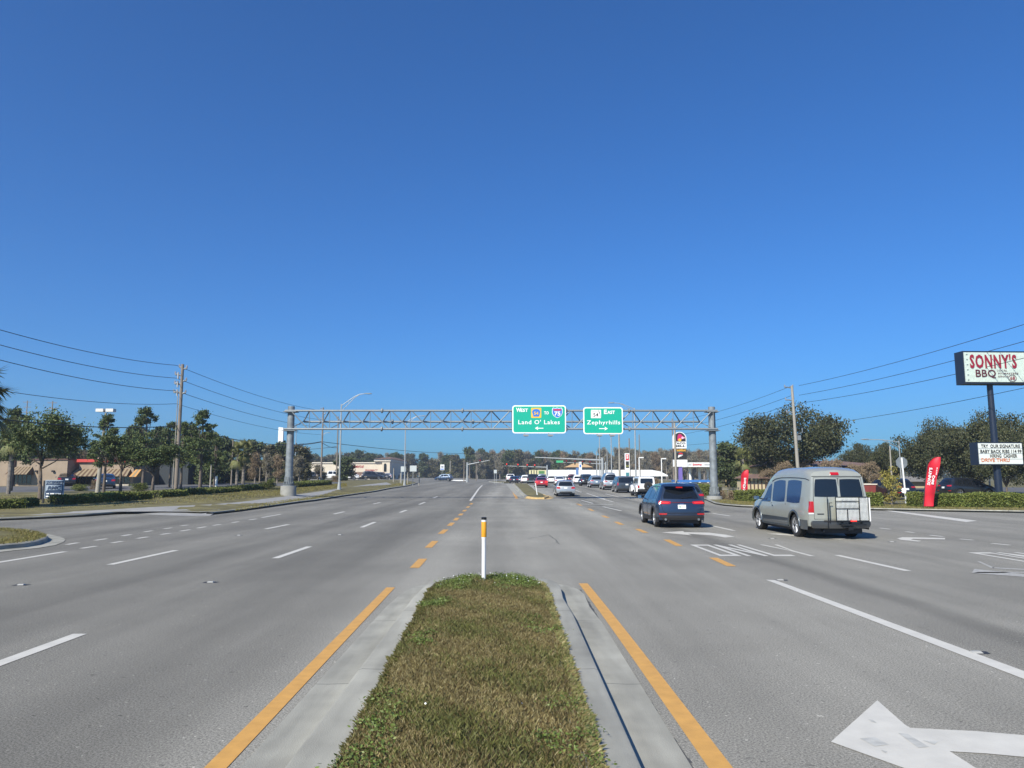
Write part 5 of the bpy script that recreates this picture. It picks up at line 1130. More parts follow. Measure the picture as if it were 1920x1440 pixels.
# filling station canopy with red lettering
Yd = 150; b_ = B(1308, Yd, .1); t = thing('station_canopy', 'white filling station canopy with red script behind the gantry\'s right post', 'canopy', b_)
Z = lambda py: ZY(py, Yd)-b_.z; X = lambda px: P(px, 860, Yd).x-b_.x
m = MB(); m.bbox((X(1290.5), 0, Z(875.5)), (X(1350), 9, Z(867))); p = m.build('fascia', WHITEP, t)
m = MB(); m.text('Speedway', 1, (X(1307), -.03, Z(871.3)), w=X(1316)-X(1298), h=.5, off=.04, shear=.2); m.build('lettering', RD, p)
m = MB(); m.bbox((X(1320), -.05, Z(871.9)), (X(1336), -.01, Z(871.1))); m.bbox((X(1291), -.05, Z(871.9)), (X(1296), -.01, Z(871.1))); m.build('stripe', BK, p)
for px in (1300, 1318, 1334, 1346): m = MB(); m.bbox((X(px)-.2, 3, 0), (X(px)+.2, 3.4, Z(875))); m.build('column', WHITEP, t)
for px, Y, h_ in ((1241, 120, 860), (1199, 125, 858), (1366, 110, 860)):
    b_ = B(px, Y, .1); h = ZY(h_, Y)-b_.z; t = thing('lot_lamp', {1241: 'white lot lamp with boxy head left of the bell sign', 1199: 'white lot lamp with boxy head beside the dark pole right of the price sign', 1366: 'small white lot lamp right of the gantry post before the dark trees'}[px], 'lot lamp', b_, 0, 'white lot lamps by the filling station')
    m = MB(); m.cyl((0, 0, 0), (0, 0, h), .09, .08, 8); m.build('pole', WHITEP, t, 40); m = MB(); m.box((.35, 0, h), (.75, .4, .16)); m.build('lamp_head', WHITEP, t)
# ------------------------------------------------------------------ signals
def sighead(par, x, z, lit=True, sc=1.0):
    m = MB(); m.box((x, 0, z), (.36*sc, .25, 1.05*sc)); h = m.build('signal_head', mat('signal_box', (.03, .03, .02), .6), par)
    m = MB(); m.lathe([(0, -.02), (.15*sc, -.01), (.15*sc, .01)], n=14); m.v = [(x+v[0], -.16+v[2], z+.33*sc+v[1]) for v in m.v]; m.build('red_lens', TAILON if lit else TAIL, h)
    m = MB(); m.tube([(x+.17*sc*math.cos(q), -.22, z+.33*sc+.17*sc*math.sin(q)) for q in [math.pi*k/8 for k in range(9)]], .03, 5); m.build('visor', DARK, h)
def mast(pxp, pyt, Y, pxe, pye, r, label, heads=(), lit=True, green=None):
    b_ = B(pxp, Y); t = thing('signal_mast', label, 'traffic light', b_); h = ZY(pyt, Y)-b_.z; xe = P(pxe, pye, Y).x-b_.x; ze = ZY(pye, Y)-b_.z
    m = MB(); m.cyl((0, 0, 0), (0, 0, h), r, r*.75, 12); m.build('pole', ALU, t, 40)
    m = MB(); m.cyl((0, 0, h-.5), (xe, 0, ze), r*.6, r*.3, 10); a = m.build('mast_arm', ALU, t, 40)
    for px in heads:
        x = P(px, 870, Y).x-b_.x; z = (h-.5)+(ze-h+.5)*x/xe; sighead(t, x, z+ .1, lit)
    if green: 
        x0, x1, py = green; m = MB(); m.box(((P(x0, 870, Y).x+P(x1, 870, Y).x)/2-b_.x, -.1, ZY(py, Y)-b_.z), (P(x1, 870, Y).x-P(x0, 870, Y).x, .03, .5)); m.build('street_name_sign', mat('street_sign_green', (.05, .40, .18), .5), t)
mast(876, 867, 165, 918, 863, .24, 'white signal mast with arm to the right standing left of the road end', (900,), False)
mast(1026, 872, 168, 946, 873.5, .2, 'signal mast with four red lights above the left of the queue', (950, 971, 988.5, 1002.5))
mast(1130, 858, 140, 1003, 857.5, .30, 'long white mast arm reaching left over the middle of the queue', (), True)
mast(1136, 866, 175, 1043, 866.5, .2, 'far mast arm with dark signal heads and a green name board', (1062, 1078, 1092, 1106), False, (1043, 1056, 865.5))
# small signs on the left
def plate_sign(px, Y, pyb, x0, x1, y0, y1, label, posts, face=GALV, name='road_sign', cat='road sign', draw=None, group=None):
    b_ = B(px, Y, .1); t = thing(name, label, cat, b_, 0, group); X = lambda p: P(p, 880, Y).x-b_.x; Z = lambda p: ZY(p, Y)-b_.z
    for p in posts: m = MB(); m.bar((X(p), .06, -.1), (X(p), .06, Z(y0)-.02), .07); m.build('post', ALU, t)
    m = MB(); m.bbox((X(x0), -.02, Z(y1)), (X(x1), .03, Z(y0))); p = m.build('panel', face, t)
    if draw: draw(p, X, Z)
    return t
SG = mat('sign_back', (.50, .54, .53), .5, .2)
plate_sign(757, 118, 908, 751.5, 761, 874.5, 884.5, 'smaller pale sign panel on the street lamp right of the pharmacy', (752.5,), SG)
plate_sign(775, 120, 908, 768.5, 781, 873, 884, 'wide pale sign back on a centre post right of the pharmacy', (774.5,), SG)
for k, px in enumerate((738, 751, 764.5, 786)): upole(px, (878, 887, 886, 886)[k], 122, ('tallest pale bollard post', 'first short pale post', 'short pale post between the two sign panels', 'short pale post right of the wide sign back')[k]+' by the pharmacy corner', [], .1, PCON, group='pale posts by the pharmacy corner')
def bank(p, X, Z):
    m = MB(); m.bbox((X(826), -.05, Z(880.5)), (X(832), -.021, Z(878.6))); m.build('blue_band', BL, p); m = MB(); m.bbox((X(827), -.05, Z(877)), (X(831.5), -.021, Z(873.5))); m.build('grey_mark', mat('grey_mark', (.25, .27, .3), .6), p)
plate_sign(829, 200, 905, 825.5, 833, 871, 881.5, 'small white board with a blue band in front of the far trees', (829,), WHITEP, 'advertising_sign', 'sign', bank)
plate_sign(928, 150, 903, 926, 931.5, 881, 887.5, 'narrow white sign on two posts at the junction corner', (927, 930.5), SG)
# tall white pole sign left of the gantry
Y = 140; b_ = B(524, Y, .1); t = thing('pylon_sign', 'tall narrow white sign head on a dark pole left of the gantry post', 'pole sign', b_); Z = lambda p: ZY(p, Y)-b_.z
m = MB(); m.cyl((0, 0, 0), (0, 0, Z(833)), .2, .2, 10); m.build('pole', BLACK, t)
w_ = 9/1400*Y/2; m = MB(); m.prism([(-w_, Z(801)), (w_, Z(802)), (w_, Z(828)), (w_*.6, Z(833)), (-w_*.6, Z(833)), (-w_, Z(829))], -.3, .3); m.build('cabinet', WHITEP, t)
m = MB(); m.bbox((-.4, -.3, Z(848)), (.35, .3, Z(841))); m.build('lower_board', RD, t)
# FOR LEASE board
Yq = 44; b_ = B(102, Yq, .1); t = thing('lease_sign', 'blue-black and white for-lease board on dark posts in the left lawn', 'sign', b_); X = lambda p: P(p, 920, Yq).x-b_.x; Z = lambda p: ZY(p, Yq)-b_.z
for px in (81.5, 104, 117): m = MB(); m.bar((X(px), .05, -.3), (X(px), .05, Z(901 if px < 90 else 930)), .09); m.build('post', DARK, t)
m = MB(); m.bbox((X(84.5), -.03, Z(934.5)), (X(119.5), .03, Z(900))); p = m.build('frame', mat('pale_blue_white', (.30, .36, .42), .6), t); LB_ = mat('lease_blue', (.02, .045, .10), .5)
m = MB(); m.bbox((X(86), -.05, Z(933.3)), (X(118), -.031, Z(901.5))); m.build('panel', LB_, p)
m = MB(); m.bbox((X(87), -.06, Z(920.5)), (X(117), -.051, Z(909.5))); m.build('white_field', mat('pale_blue_white', (.30, .36, .42), .6), p)
m = MB(); m.text('FOR LEASE', 1, (X(102.5), -.065, Z(905.3)), w=.95, h=.15, off=.0); m.build('lettering', mat('pale_blue_white', (.3, .36, .42)), p)
m = MB(); m.text('RMC', 1, (X(103), -.07, Z(914.5)), w=.8, h=.2, off=.05, shear=.2); m.bbox((X(89), -.075, Z(920.6)), (X(116), -.061, Z(918.6))); m.build('lettering', LB_, p)
m = MB(); m.text('00 000 0000'.replace('0', '-') , 1, (X(102.5), -.065, Z(925.5)), w=.85, h=.06, off=.02); m.bbox((X(88), -.07, Z(931.8)), (X(117), -.052, Z(929.5))); m.build('fine_print', SWH, p)
# car park lamp with two shoebox heads
Y = 62; b_ = B(187, Y, .1); t = thing('lot_lamp', 'tall concrete lot lamp with two boxy heads above the left pines', 'lot lamp', b_); Z = lambda p: ZY(p, Y)-b_.z
m = MB(); m.cyl((-.1, 0, 0), (.15, 0, Z(774)), .19, .09, 10); m.build('pole', PCON, t, 40)
for s, x in ((-1, -.28), (1, .55)): m = MB(); m.box((x, 0, Z(769.5)), (.62, .5, .26)); m.build('lamp_head', mat('shoebox_pale', (.6, .6, .58), .5), t)
m = MB(); m.bar((-.3, 0, Z(771)), (.6, 0, Z(771)), .07); m.build('arm', DARK, t)
# ------------------------------------------------------------------ buildings
STU = mat('stucco_tan', (.30, .235, .17), .9, var=.1, vscale=1.2, bump=.1); STU2 = mat('stucco_brown', (.22, .17, .125), .9, var=.08)
CREAM = mat('stucco_cream', (.60, .53, .42), .85, var=.06, vscale=.5); TRIMR = mat('red_roof_trim', (.50, .05, .04), .5); TRIMB = mat('brown_trim', (.09, .045, .035), .7)
WIN = mat('window_dark', (.012, .014, .016), .08, coat=.5); TILE = mat('roof_tile', (.16, .10, .075), .85, var=.2, vscale=1.5)
STRIPE = [mat('awning_brown', (.10, .06, .035), .8), mat('awning_cream', (.25, .20, .125), .8)]
def bl(name, label, cat, px, Y, rz=0):
    b_ = B(px, Y, .1); t = thing(name, label, cat, b_, rz); X = lambda p: P(p, 880, Y).x-b_.x; Z = lambda p: ZY(p, Y)-b_.z; return t, X, Z
def part(t, name, m_, a, c): m = MB(); m.bbox(a, c); return m.build(name, m_, t)
t, X, Z = bl('restaurant', 'low tan restaurant with striped awnings and a red roof edge at the far left', 'building', 60, 84)
w1 = part(t, 'wall', STU, (X(-70), 0, -.4), (X(126), 14, Z(862.5))); part(t, 'parapet', TRIMB, (X(-71), -.12, Z(862.5)), (X(127), 14.1, Z(860)))
for p in (16, 27, 74): part(t, 'pilaster', STU2 if p != 27 else TRIMB, (X(p), -.18, -.4), (X(p+ (9 if p < 20 else 2.0)), -.003, Z(862.6)))
part(t, 'wall', STU, (X(133), 1.5, -.4), (X(238), 13, Z(866))); part(t, 'roof_edge', TRIMR, (X(131), 1.2, Z(866)), (X(226), 13.2, Z(860.5))); part(t, 'wall', STU2, (X(120), 2.5, -.4), (X(140), 12, Z(864)))
part(t, 'wall', mat('wall_shade_tone', (.03, .038, .045), .8), (X(252), 6, -.3), (X(310), 18, Z(864)))  # dark bluish colour carries the shade on the building's side
part(t, 'base_wall', mat('pale_stone', (.42, .38, .30), .9, var=.2), (X(205), .6, -.4), (X(238), 1.4, Z(908)))
m = MB(); m.prism([(X(152), Z(861)), (X(155), Z(856)), (X(160), Z(854)), (X(178), Z(854)), (X(183), Z(856)), (X(185), Z(861))], 3, 4); m.build('gable', STU, t)
def awning(t, xa, xb, z0, z1, y, dep, n=12, mats_=STRIPE):
    m = MB()
    for k in range(n):
        a, b2 = xa+(xb-xa)*k/n, xa+(xb-xa)*(k+1)/n; ia, ib = a+(.5-k/n)*.0, b2
        sh = lambda x: x+(((xa+xb)/2-x)*.16)
        m.add([(a, y-dep, z0), (b2, y-dep, z0), (sh(b2), y, z1), (sh(a), y, z1)], [(0, 1, 2, 3)], k % 2)
    m.add([(xb, y-dep, z0), (xb, y, z0), (xb+((xa+xb)/2-xb)*.16, y, z1)], [(0, 1, 2)], 0); m.add([(xa, y-dep, z0), (xa, y, z0), (xa+((xa+xb)/2-xa)*.16, y, z1)], [(0, 1, 2)], 0)
    return m.build('awning', mats_, t)
for xa, xb, y0, y1, y in ((24, 64, 889.5, 875, 0), (123, 177, 893, 879, 1.5), (186, 236, 893, 879, 1.5)):
    awning(t, X(xa), X(xb), Z(y0), Z(y1), y, 1.3)
    wn = part(t, 'window', WIN, (X(xa+3), y-.06, Z(907.5)), (X(xb-4), y-.003, Z(y0+1)))
    for k in range(1, 4): part(wn, 'mullion', STU2, (X(xa+3+(xb-xa-7)*k/4)-.04, y-.10, Z(907.5)), (X(xa+3+(xb-xa-7)*k/4)+.04, y-.061, Z(y0+1)))
awning(t, X(240), X(253), Z(894), Z(880), 1.6, 1.3, 3, [mat('awning_sunlit_orange', (.50, .26, .08), .7), STRIPE[1]])  # sunlight on this end awning is put into its orange colour
for p in (68, 99): part(t, 'wall_lamp', BLACK, (X(p+0), -.25, Z(885)), (X(p+4), -.003, Z(882)))
for k in range(6): part(t, 'stone_planter', mat('pale_stone', (.42, .38, .30)), (X(20+10*k), -.9, -.2), (X(26+10*k), -.4, Z(912)))
for p, h in ((8, 857), (78, 858), (176, 853)): part(t, 'roof_vent', GALV, (X(p), 5, Z(862)), (X(p+(12 if p != 176 else 1.5)), 7, Z(h+1)))
# pharmacy
t, X, Z = bl('pharmacy', 'cream pharmacy with red lettering, brown awning and a tiled corner tower', 'building', 650, 205)
part(t, 'wall', CREAM, (X(566), 0, -.5), (X(722), 34, Z(868.5))); part(t, 'parapet', mat('cream_trim', (.66, .60, .5), .8), (X(565), -.3, Z(868.5)), (X(722), 34.1, Z(866.8)))
tw = part(t, 'tower', CREAM, (X(717), -.6, -.5), (X(731.5), 30, Z(864))); part(t, 'tower_cornice', mat('cream_trim', (.66, .60, .5)), (X(702), -.9, Z(865)), (X(733), 30.3, Z(860.5)))
m = MB(); xa, xb = X(701), X(735); xm = X(722); z0, z1 = Z(860.6), Z(855)
m.add([(xa, -1.3, z0), (xb, -1.3, z0), (xb, 31, z0), (xa, 31, z0), (xm, 8, z1), (xm, 22, z1)], [(0, 1, 4), (1, 2, 5, 4), (2, 3, 5), (3, 0, 4, 5), (0, 3, 2, 1)]); m.build('tower_roof', TILE, t)
m = MB(); arch_ = lambda x0, x1, z0, z1: [(x0, z0), (x1, z0)]+[((x0+x1)/2+(x1-x0)/2*math.cos(R(a)), z1-(x1-x0)/2+(x1-x0)/2*math.sin(R(a))) for a in range(0, 181, 20)]
m.prism(arch_(X(720.5), X(725), Z(884), Z(869)), -.75, -.61); m.build('arched_window', WIN, t)
for k in range(3):
    y = 5+9*k; m = MB(); z0, z1 = Z(900), Z(889); xx = X(731.5)
    m.add([(xx+.05, y+a, z) for a, z in arch_(0, 5, z0, z1)], [tuple(range(12))]); m.build('arched_window', WIN, t)
m = MB(); m.add([(X(655), -4, Z(892)), (X(728), -4, Z(892)), (X(721), -.62, Z(885)), (X(655), -.02, Z(885))], [(0, 1, 2, 3)]); m.build('awning_roof', TILE, t)
part(t, 'awning_fascia', CREAM, (X(655), -4.2, Z(894)), (X(728), -3.9, Z(892)))
for xa, xb in ((655, 672), (678, 695), (700, 718)): part(t, 'shop_window', WIN, (X(xa), -.1, Z(902.5)), (X(xb), -.005, Z(895)))
for p in (655, 675, 697, 716): part(t, 'column', CREAM, (X(p)-.3, -4, -.3), (X(p)+.3, -3.5, Z(894)))
m = MB(); m.text('Walgreens', 1, ((X(640)+X(678))/2, -.03, Z(875)), w=X(678)-X(631), h=1.25, off=.02, shear=.35); m.build('script_lettering', mat('script_red', (.30, .012, .015), .6), t)
m = MB(); m.text('PHARMACY', 1, (X(696.5), -.03, Z(881.8)), w=X(708)-X(685), h=.55, off=.02); m.build('lettering', mat('script_red', (.30, .012, .015), .6), t)
m = MB(); m.bbox((X(783), 0, -.1), (X(873), .3, .45)); 
t, X, Z = bl('barrier_wall', 'low white barrier wall across the far end of the left carriageway', 'wall', 826, 212); part(t, 'panel', WHITEP, (X(783), 0, -.3), (X(873), .3, Z(902.7))); part(t, 'coping', CONC, (X(783), -.05, Z(902.7)), (X(873), .35, Z(902.3)))
# dealership: long white building, tan pavilion roof, yellow banner
t, X, Z = bl('showroom', 'long low white building behind the queue of cars', 'building', 1130, 230)
part(t, 'fascia', WHITEP, (X(1028), 0, Z(893)), (X(1222), 18, Z(881))); part(t, 'wall', mat('showroom_glass', (.05, .06, .07), .2), (X(1030), 2, -.5), (X(1220), 17, Z(893)))
for k in range(14): p = 1032+14.3*k; part(t, 'column', WHITEP, (X(p)-.25, .4, -.5), (X(p)+.25, .9, Z(893)))
m = MB(); m.prism([(X(1222), Z(881)), (X(1238), Z(884)), (X(1252), Z(891)), (X(1252), Z(893)), (X(1222), Z(893))], 0, 12); m.build('sloping_end', WHITEP, t)
t, X, Z = bl('pavilion', 'tan hipped roof pavilion above the white showroom', 'building', 1087, 262)
part(t, 'wall', mat('grey_wall', (.2, .22, .22), .8), (X(1066), 1, -.5), (X(1108), 9, Z(877.5)))
m = MB(); m.add([(X(1060), 0, Z(876)), (X(1112.5), 0, Z(876)), (X(1112.5), 10, Z(876)), (X(1060), 10, Z(876)), (X(1081), 5, Z(867)), (X(1092), 5, Z(867))], [(0, 1, 5, 4), (1, 2, 5), (2, 3, 4, 5), (3, 0, 4), (0, 3, 2, 1)]); m.build('hip_roof', mat('tan_roof', (.50, .33, .16), .8, var=.1), t)
t, X, Z = bl('banner_board', 'pale yellow and black striped board left of the white showroom', 'sign', 1008, 215)
part(t, 'board', mat('pale_yellow', (.62, .58, .33), .7), (X(992), 0, Z(889.5)), (X(1024), .3, Z(881.5)))
for k in range(3): part(t, 'stripe', BK, (X(995.5+5*k), -.05, Z(889)), (X(997+5*k), -.01, Z(882)))
part(t, 'picture_field', mat('banner_green', (.07, .2, .06), .7), (X(1010), -.05, Z(888)), (X(1021), -.01, Z(883)))
part(t, 'post', GALV, (X(993), .05, -.3), (X(993.7), .25, Z(889.5))); part(t, 'post', GALV, (X(1023), .05, -.3), (X(1023.7), .25, Z(889.5)))
t, X, Z = bl('advertising_pylon', 'slim white and blue pylon board in front of the tan pavilion', 'pole sign', 1088, 200)
part(t, 'board', WHITEP, (X(1085.5), 0, Z(895)), (X(1091), .4, Z(866))); part(t, 'blue_mark', BL, (X(1086.7), -.04, Z(876)), (X(1089.5), -.002, Z(871))); part(t, 'blue_panel', mat('pale_blue', (.10, .2, .42), .5), (X(1080), 0, Z(890)), (X(1084.6), .3, Z(877))); part(t, 'post', GALV, (X(1081), .1, -.3), (X(1091), .3, Z(895.1)))
# yellow restaurant behind the bare trees on the right
YEL = mat('stucco_yellow', (.47, .36, .16), .9, var=.15, vscale=1)
t, X, Z = bl('restaurant', 'yellow stucco restaurant with brown roof behind the brown bare trees', 'building', 1530, 92)
part(t, 'wall', YEL, (X(1420), 0, -.4), (X(1655), 14, Z(876))); part(t, 'wall', YEL, (X(1640), -3, -.4), (X(1662), -.003, Z(873)))
m = MB(); xa, xb = X(1412), X(1668); m.add([(xa, -3.8, Z(875)), (xb, -3.8, Z(875)), (xb, 15, Z(875)), (xa, 15, Z(875)), (xa+4, 6, Z(862)), (xb-4, 6, Z(862))], [(0, 1, 5, 4), (1, 2, 5), (2, 3, 4, 5), (3, 0, 4), (0, 3, 2, 1)]); m.build('roof', TILE, t)
for p in (1430, 1460, 1500, 1540, 1580, 1610): f = part(t, 'window', TRIMB, (X(p), -.08, Z(905)), (X(p+12), -.003, Z(886))); part(f, 'pane', WIN, (X(p+1), -.12, Z(904)), (X(p+11), -.081, Z(887)))
t, X, Z = bl('bin_enclosure', 'dark red bin enclosure with pale coping behind the right hedge', 'enclosure', 1636, 62)
part(t, 'wall', mat('dark_red_boards', (.19, .035, .03), .8, var=.2, vsc=(6, 1, .3)), (X(1612), 0, -.2), (X(1656), 2.5, Z(909))); part(t, 'coping', mat('cream_trim', (.66, .60, .5)), (X(1611), -.06, Z(909)), (X(1657), 2.6, Z(907)))
t, X, Z = bl('low_building', 'small low tan outbuilding with grey roof behind the side exit', 'building', 1712, 95)
part(t, 'wall', mat('tan_wall', (.42, .34, .22), .9), (X(1688), 0, -.3), (X(1742), 6, Z(903)))
m = MB(); m.add([(X(1684), -.6, Z(903)), (X(1746), -.6, Z(903)), (X(1746), 7, Z(903)), (X(1684), 7, Z(903)), (X(1692), 3, Z(893)), (X(1738), 3, Z(893))], [(0, 1, 5, 4), (1, 2, 5), (2, 3, 4, 5), (3, 0, 4), (0, 3, 2, 1)]); m.build('roof', mat('grey_roof', (.2, .19, .18), .9), t)
t, X, Z = bl('wooden_kiosk', 'cream timber kiosk with upright posts behind the smaller red flag', 'kiosk', 1415, 74)
part(t, 'wall', mat('kiosk_cream', (.5, .42, .27), .8), (X(1398), 0, -.2), (X(1436), 3, Z(902)))
for k in range(6): part(t, 'post', TRIMB, (X(1398+7*k), -.12, -.2), (X(1399.2+7*k), -.003, Z(895)))
m = MB(); m.add([(X(1394), -.6, Z(897)), (X(1440), -.6, Z(897)), (X(1440), 3.5, Z(897)), (X(1394), 3.5, Z(897)), (X(1402), 1.5, Z(889)), (X(1432), 1.5, Z(889))], [(0, 1, 5, 4), (1, 2, 5), (2, 3, 4, 5), (3, 0, 4), (0, 3, 2, 1)]); m.build('roof', TILE, t)
t, X, Z = bl('blue_awning', 'long flat blue awning on thin posts left of the gantry\'s right post', 'awning', 1300, 88)
part(t, 'canvas', mat('canvas_blue', (.04, .17, .48), .5), (X(1272), 0, Z(904)), (X(1331), 4, Z(900)))
for p in (1274, 1300, 1329): part(t, 'post', GALV, (X(p), .05, -.2), (X(p)+.08, .13, Z(904)))
t, X, Z = bl('guard_rail', 'grey timber rail fence left of the smaller red flag', 'fence', 1370, 66)
for k in range(4): part(t, 'post', WOOD, (X(1353+10*k), 0, -.1), (X(1354+10*k), .12, Z(914)))
for z_ in (915.5, 918): part(t, 'rail', PCON, (X(1352), -.06, Z(z_)), (X(1385), -.004, Z(z_-1)))
# ------------------------------------------------------------------ vegetation
def L_(name, cols, **k): return leafmat(name, cols, **k)
OAKL = L_('oak_leaf', [(.030, .040, .018), (.052, .062, .026), (.082, .082, .038), (.040, .048, .024)]); PINEL = L_('pine_needle', [(0.038, 0.065, 0.022), (0.068, 0.101, 0.030), (0.115, 0.135, 0.041), (0.047, 0.074, 0.034)])
PALML = L_('palm_leaf', [(0.068, 0.088, 0.027), (0.121, 0.135, 0.047), (0.189, 0.176, 0.068)]); GREYL = L_('bare_twig', [(.16, .148, .105), (.24, .22, .165), (.13, .118, .075), (.30, .275, .215)]); BROWNL = L_('brown_leaf', [(.16, .115, .07), (.24, .18, .11), (.13, .10, .065), (.29, .225, .145)])
HEDL = L_('hedge_leaf', [(0.068, 0.095, 0.020), (0.115, 0.142, 0.030), (0.162, 0.176, 0.041), (0.054, 0.074, 0.020)]); YELL = L_('yellow_leaf', [(0.297, 0.257, 0.054), (0.203, 0.203, 0.041), (0.405, 0.324, 0.081), (0.135, 0.135, 0.041)])
MIXL = L_('woodland_leaf', [(0.061, 0.061, 0.030), (0.101, 0.092, 0.047), (0.068, 0.078, 0.034), (0.121, 0.101, 0.068)]); DKG = L_('dark_green_leaf', [(0.038, 0.054, 0.024), (0.061, 0.081, 0.030), (0.088, 0.108, 0.041)])
def cloud(r, cl, n, size, up=1.0, asp=.6, shell=.55, nz=.24):
    cl = np.array(cl); wt = cl[:, 3]*cl[:, 4]; i = r.choice(len(cl), n, p=wt/wt.sum()); d = r.normal(size=(n, 3)); d /= np.linalg.norm(d, axis=1)[:, None]
    rr_ = (shell+(1-shell)*r.random(n))**.8*(1+nz*r.normal(size=n)); p = cl[i, :3]+d*rr_[:, None]*np.stack([cl[i, 3], cl[i, 3], cl[i, 4]], 1); return quads(p, size, r, up, asp)
def limbs(m, r, h0, cl, r0, k):
    idx = r.choice(len(cl), min(k, len(cl)), replace=False)
    for j in idx:
        c = cl[j]; s = Vector((0, 0, h0*r.uniform(.75, 1.0))); e = Vector(c[:3]); mid = s.lerp(e, .5)+Vector((0, 0, -.08*(e-s).length)); m.tube([s, mid, e], [r0*.45, r0*.28, r0*.08], 5)
def mk_tree(name, kind, h, w, seed, n, size, leaf, bark=BARK):
    r = np.random.default_rng(seed); t = thing(name, 'x', 'tree', (0, -500, 0)); m = MB(); r0 = max(.09, h*.022); th = h*.3
    cl = []
    if kind == 'oak':
        th = h*.22
        for _ in range(46):
            d = r.normal(size=3); d /= np.linalg.norm(d); q = r.uniform(.35, .86)**.7; c = d*q*np.array([w/2, w/2, h*.36])+np.array([0, 0, h*.58]); s = r.uniform(.09, .17)*w; cl.append((*c, s, s*.62))
    elif kind == 'pine':
        th = h*.45; 
        for _ in range(70):
            z = r.uniform(.36, .98)*h; f = (1-((z/h-.36)/.62)**2.2)*.85+.15; a = r.uniform(0, 6.28); q = w/2*f*r.uniform(.15, 1.0); s = r.uniform(.07, .15)*w*(1.1-.5*z/h); cl.append((q*math.cos(a), q*math.sin(a), z, s, s*.5))
        cl.append((0, 0, h*.95, w*.05, h*.04))
    elif kind == 'round':
        th = h*.5
        for _ in range(46):
            d = r.normal(size=3); d /= np.linalg.norm(d); c = d*r.uniform(.3, 1.0)*np.array([w/2, w/2, h*.25])+np.array([0, 0, h*.74]); s = r.uniform(.07, .16)*w; cl.append((*c, s, s*.7))
    elif kind in ('bush', 'wood'):
        th = h*.15
        for _ in range(26):
            z = r.uniform(.1, .92)*h; f = math.sqrt(max(.05, 1-((z/h-.42)/.56)**2)); a = r.uniform(0, 6.28); q = w/2*f*r.uniform(.2, .85); s = r.uniform(.14, .24)*w; cl.append((q*math.cos(a), q*math.sin(a), z, s, s*.8))
    elif kind == 'bare':
        th = h*.55
        for _ in range(26):
            z = r.uniform(.28, .97)*h; f = 1-.7*(z/h)**1.5; a = r.uniform(0, 6.28); q = w/2*f*r.uniform(.1, .9); s = r.uniform(.10, .18)*w; cl.append((q*math.cos(a), q*math.sin(a), z, s, s*1.5))
    bend = r.normal(0, .02*h, 2)
    top = .93*h if kind in ('pine', 'bare') else h*.62
    m.tube([(0, 0, -.3), (bend[0]*.4, bend[1]*.4, th*.6), (bend[0]*.6, bend[1]*.2, (th+top)/2), (0, 0, top)], [r0*1.15, r0*.85, r0*.55, r0*.12], 8); limbs(m, r, th, cl, r0, 14 if kind in ('oak', 'pine') else 8)
    m.build('trunk', bark, t, 60)
    if kind == 'bare': V = cloud(r, cl, n, size, 2.2, .09, .1)
    elif kind in ('pine', 'round'): V = cloud(r, cl, n, size, 1.0, .45, .15, .5)
    else: V = cloud(r, cl, n, size)
    npmesh('crown', V, 4, leaf, t); return t
def mk_palm(h, seed, dead=True, nf=46, fl=1.7):
    r = random.Random(seed); t = thing('palm_tree', 'x', 'palm', (0, -500, 0)); m = MB(); m.cyl((0, 0, -.2), (r.uniform(-.2, .2), 0, h), .22, .17, 10)
    for k in range(int(h/.35)): m.cyl((0, 0, k*.35), (0, 0, k*.35+.05), .235-.03*k*.35/h, .23-.03*k*.35/h, 10)
    m.build('trunk', BARKG, t); q = []
    for k in range(nf):
        a = r.uniform(0, 6.28); e = r.uniform(-1.1, 1.3); L = fl*r.uniform(.75, 1.1); d = Vector((math.cos(a)*math.cos(e), math.sin(a)*math.cos(e), math.sin(e))); s = Vector((-math.sin(a), math.cos(a), 0)); c = Vector((0, 0, h)); tip = c+d*L*.55
        up = s.cross(d).normalized()
        for j in range(15):
            b2 = (j/14-.5)*2.9; dd = (d*math.cos(b2)+s*math.sin(b2)).normalized(); e1 = tip+dd*L*.5+Vector((0, 0, -.16*L*abs(b2)-.08*L)); wv = dd.cross(up).normalized()*.035*L/1.2
            q += [tip-wv*.5, tip+wv*.5+dd*L*.2, e1, tip-wv+dd*L*.2]
        wv = s*.02; q += [c-wv, c+wv, tip+wv, tip-wv]
    npmesh('crown', [tuple(v) for v in q], 4, PALML, t); return t
used = set()
def plant(proto, px, Y, pyt=None, wpx=None, label=None, group=None, dz=0, sc=None, rz=None):
    b_ = B(px, Y, dz); h0, w0 = PH[proto.name]
    if sc is None:
        h = ZY(pyt, Y)-b_.z; sz = h/h0; sx_ = (wpx/1400*Y)/w0 if wpx else sz; sc = (sx_, sx_, sz)
    rz = rng2.uniform(0, 6.28) if rz is None else rz
    if proto.name not in used:
        used.add(proto.name); proto.location = b_; proto.rotation_euler = (0, 0, rz); proto.scale = sc; proto['label'] = label
        if group: proto['group'] = group
        return proto
    return dup(proto, b_, rz, label, group, sc)
rng2 = random.Random(17); PH = {}
def proto(*a, **k): t = mk_tree(*a, **k); PH[t.name] = (a[2], a[3]); return t
OA = proto('oak_tree', 'oak', 9.5, 12.5, 1, 30000, .13, OAKL); OB = proto('oak_tree', 'oak', 9, 11, 2, 22000, .14, OAKL)
OC = proto('oak_tree', 'round', 9, 9.5, 31, 14000, .15, PINEL); PA = proto('pine_tree', 'pine', 10, 5.5, 3, 12000, .13, PINEL); PB = proto('pine_tree', 'pine', 9, 5.5, 4, 11000, .13, PINEL); PD = proto('pine_tree', 'round', 8, 5, 5, 10500, .13, PINEL)
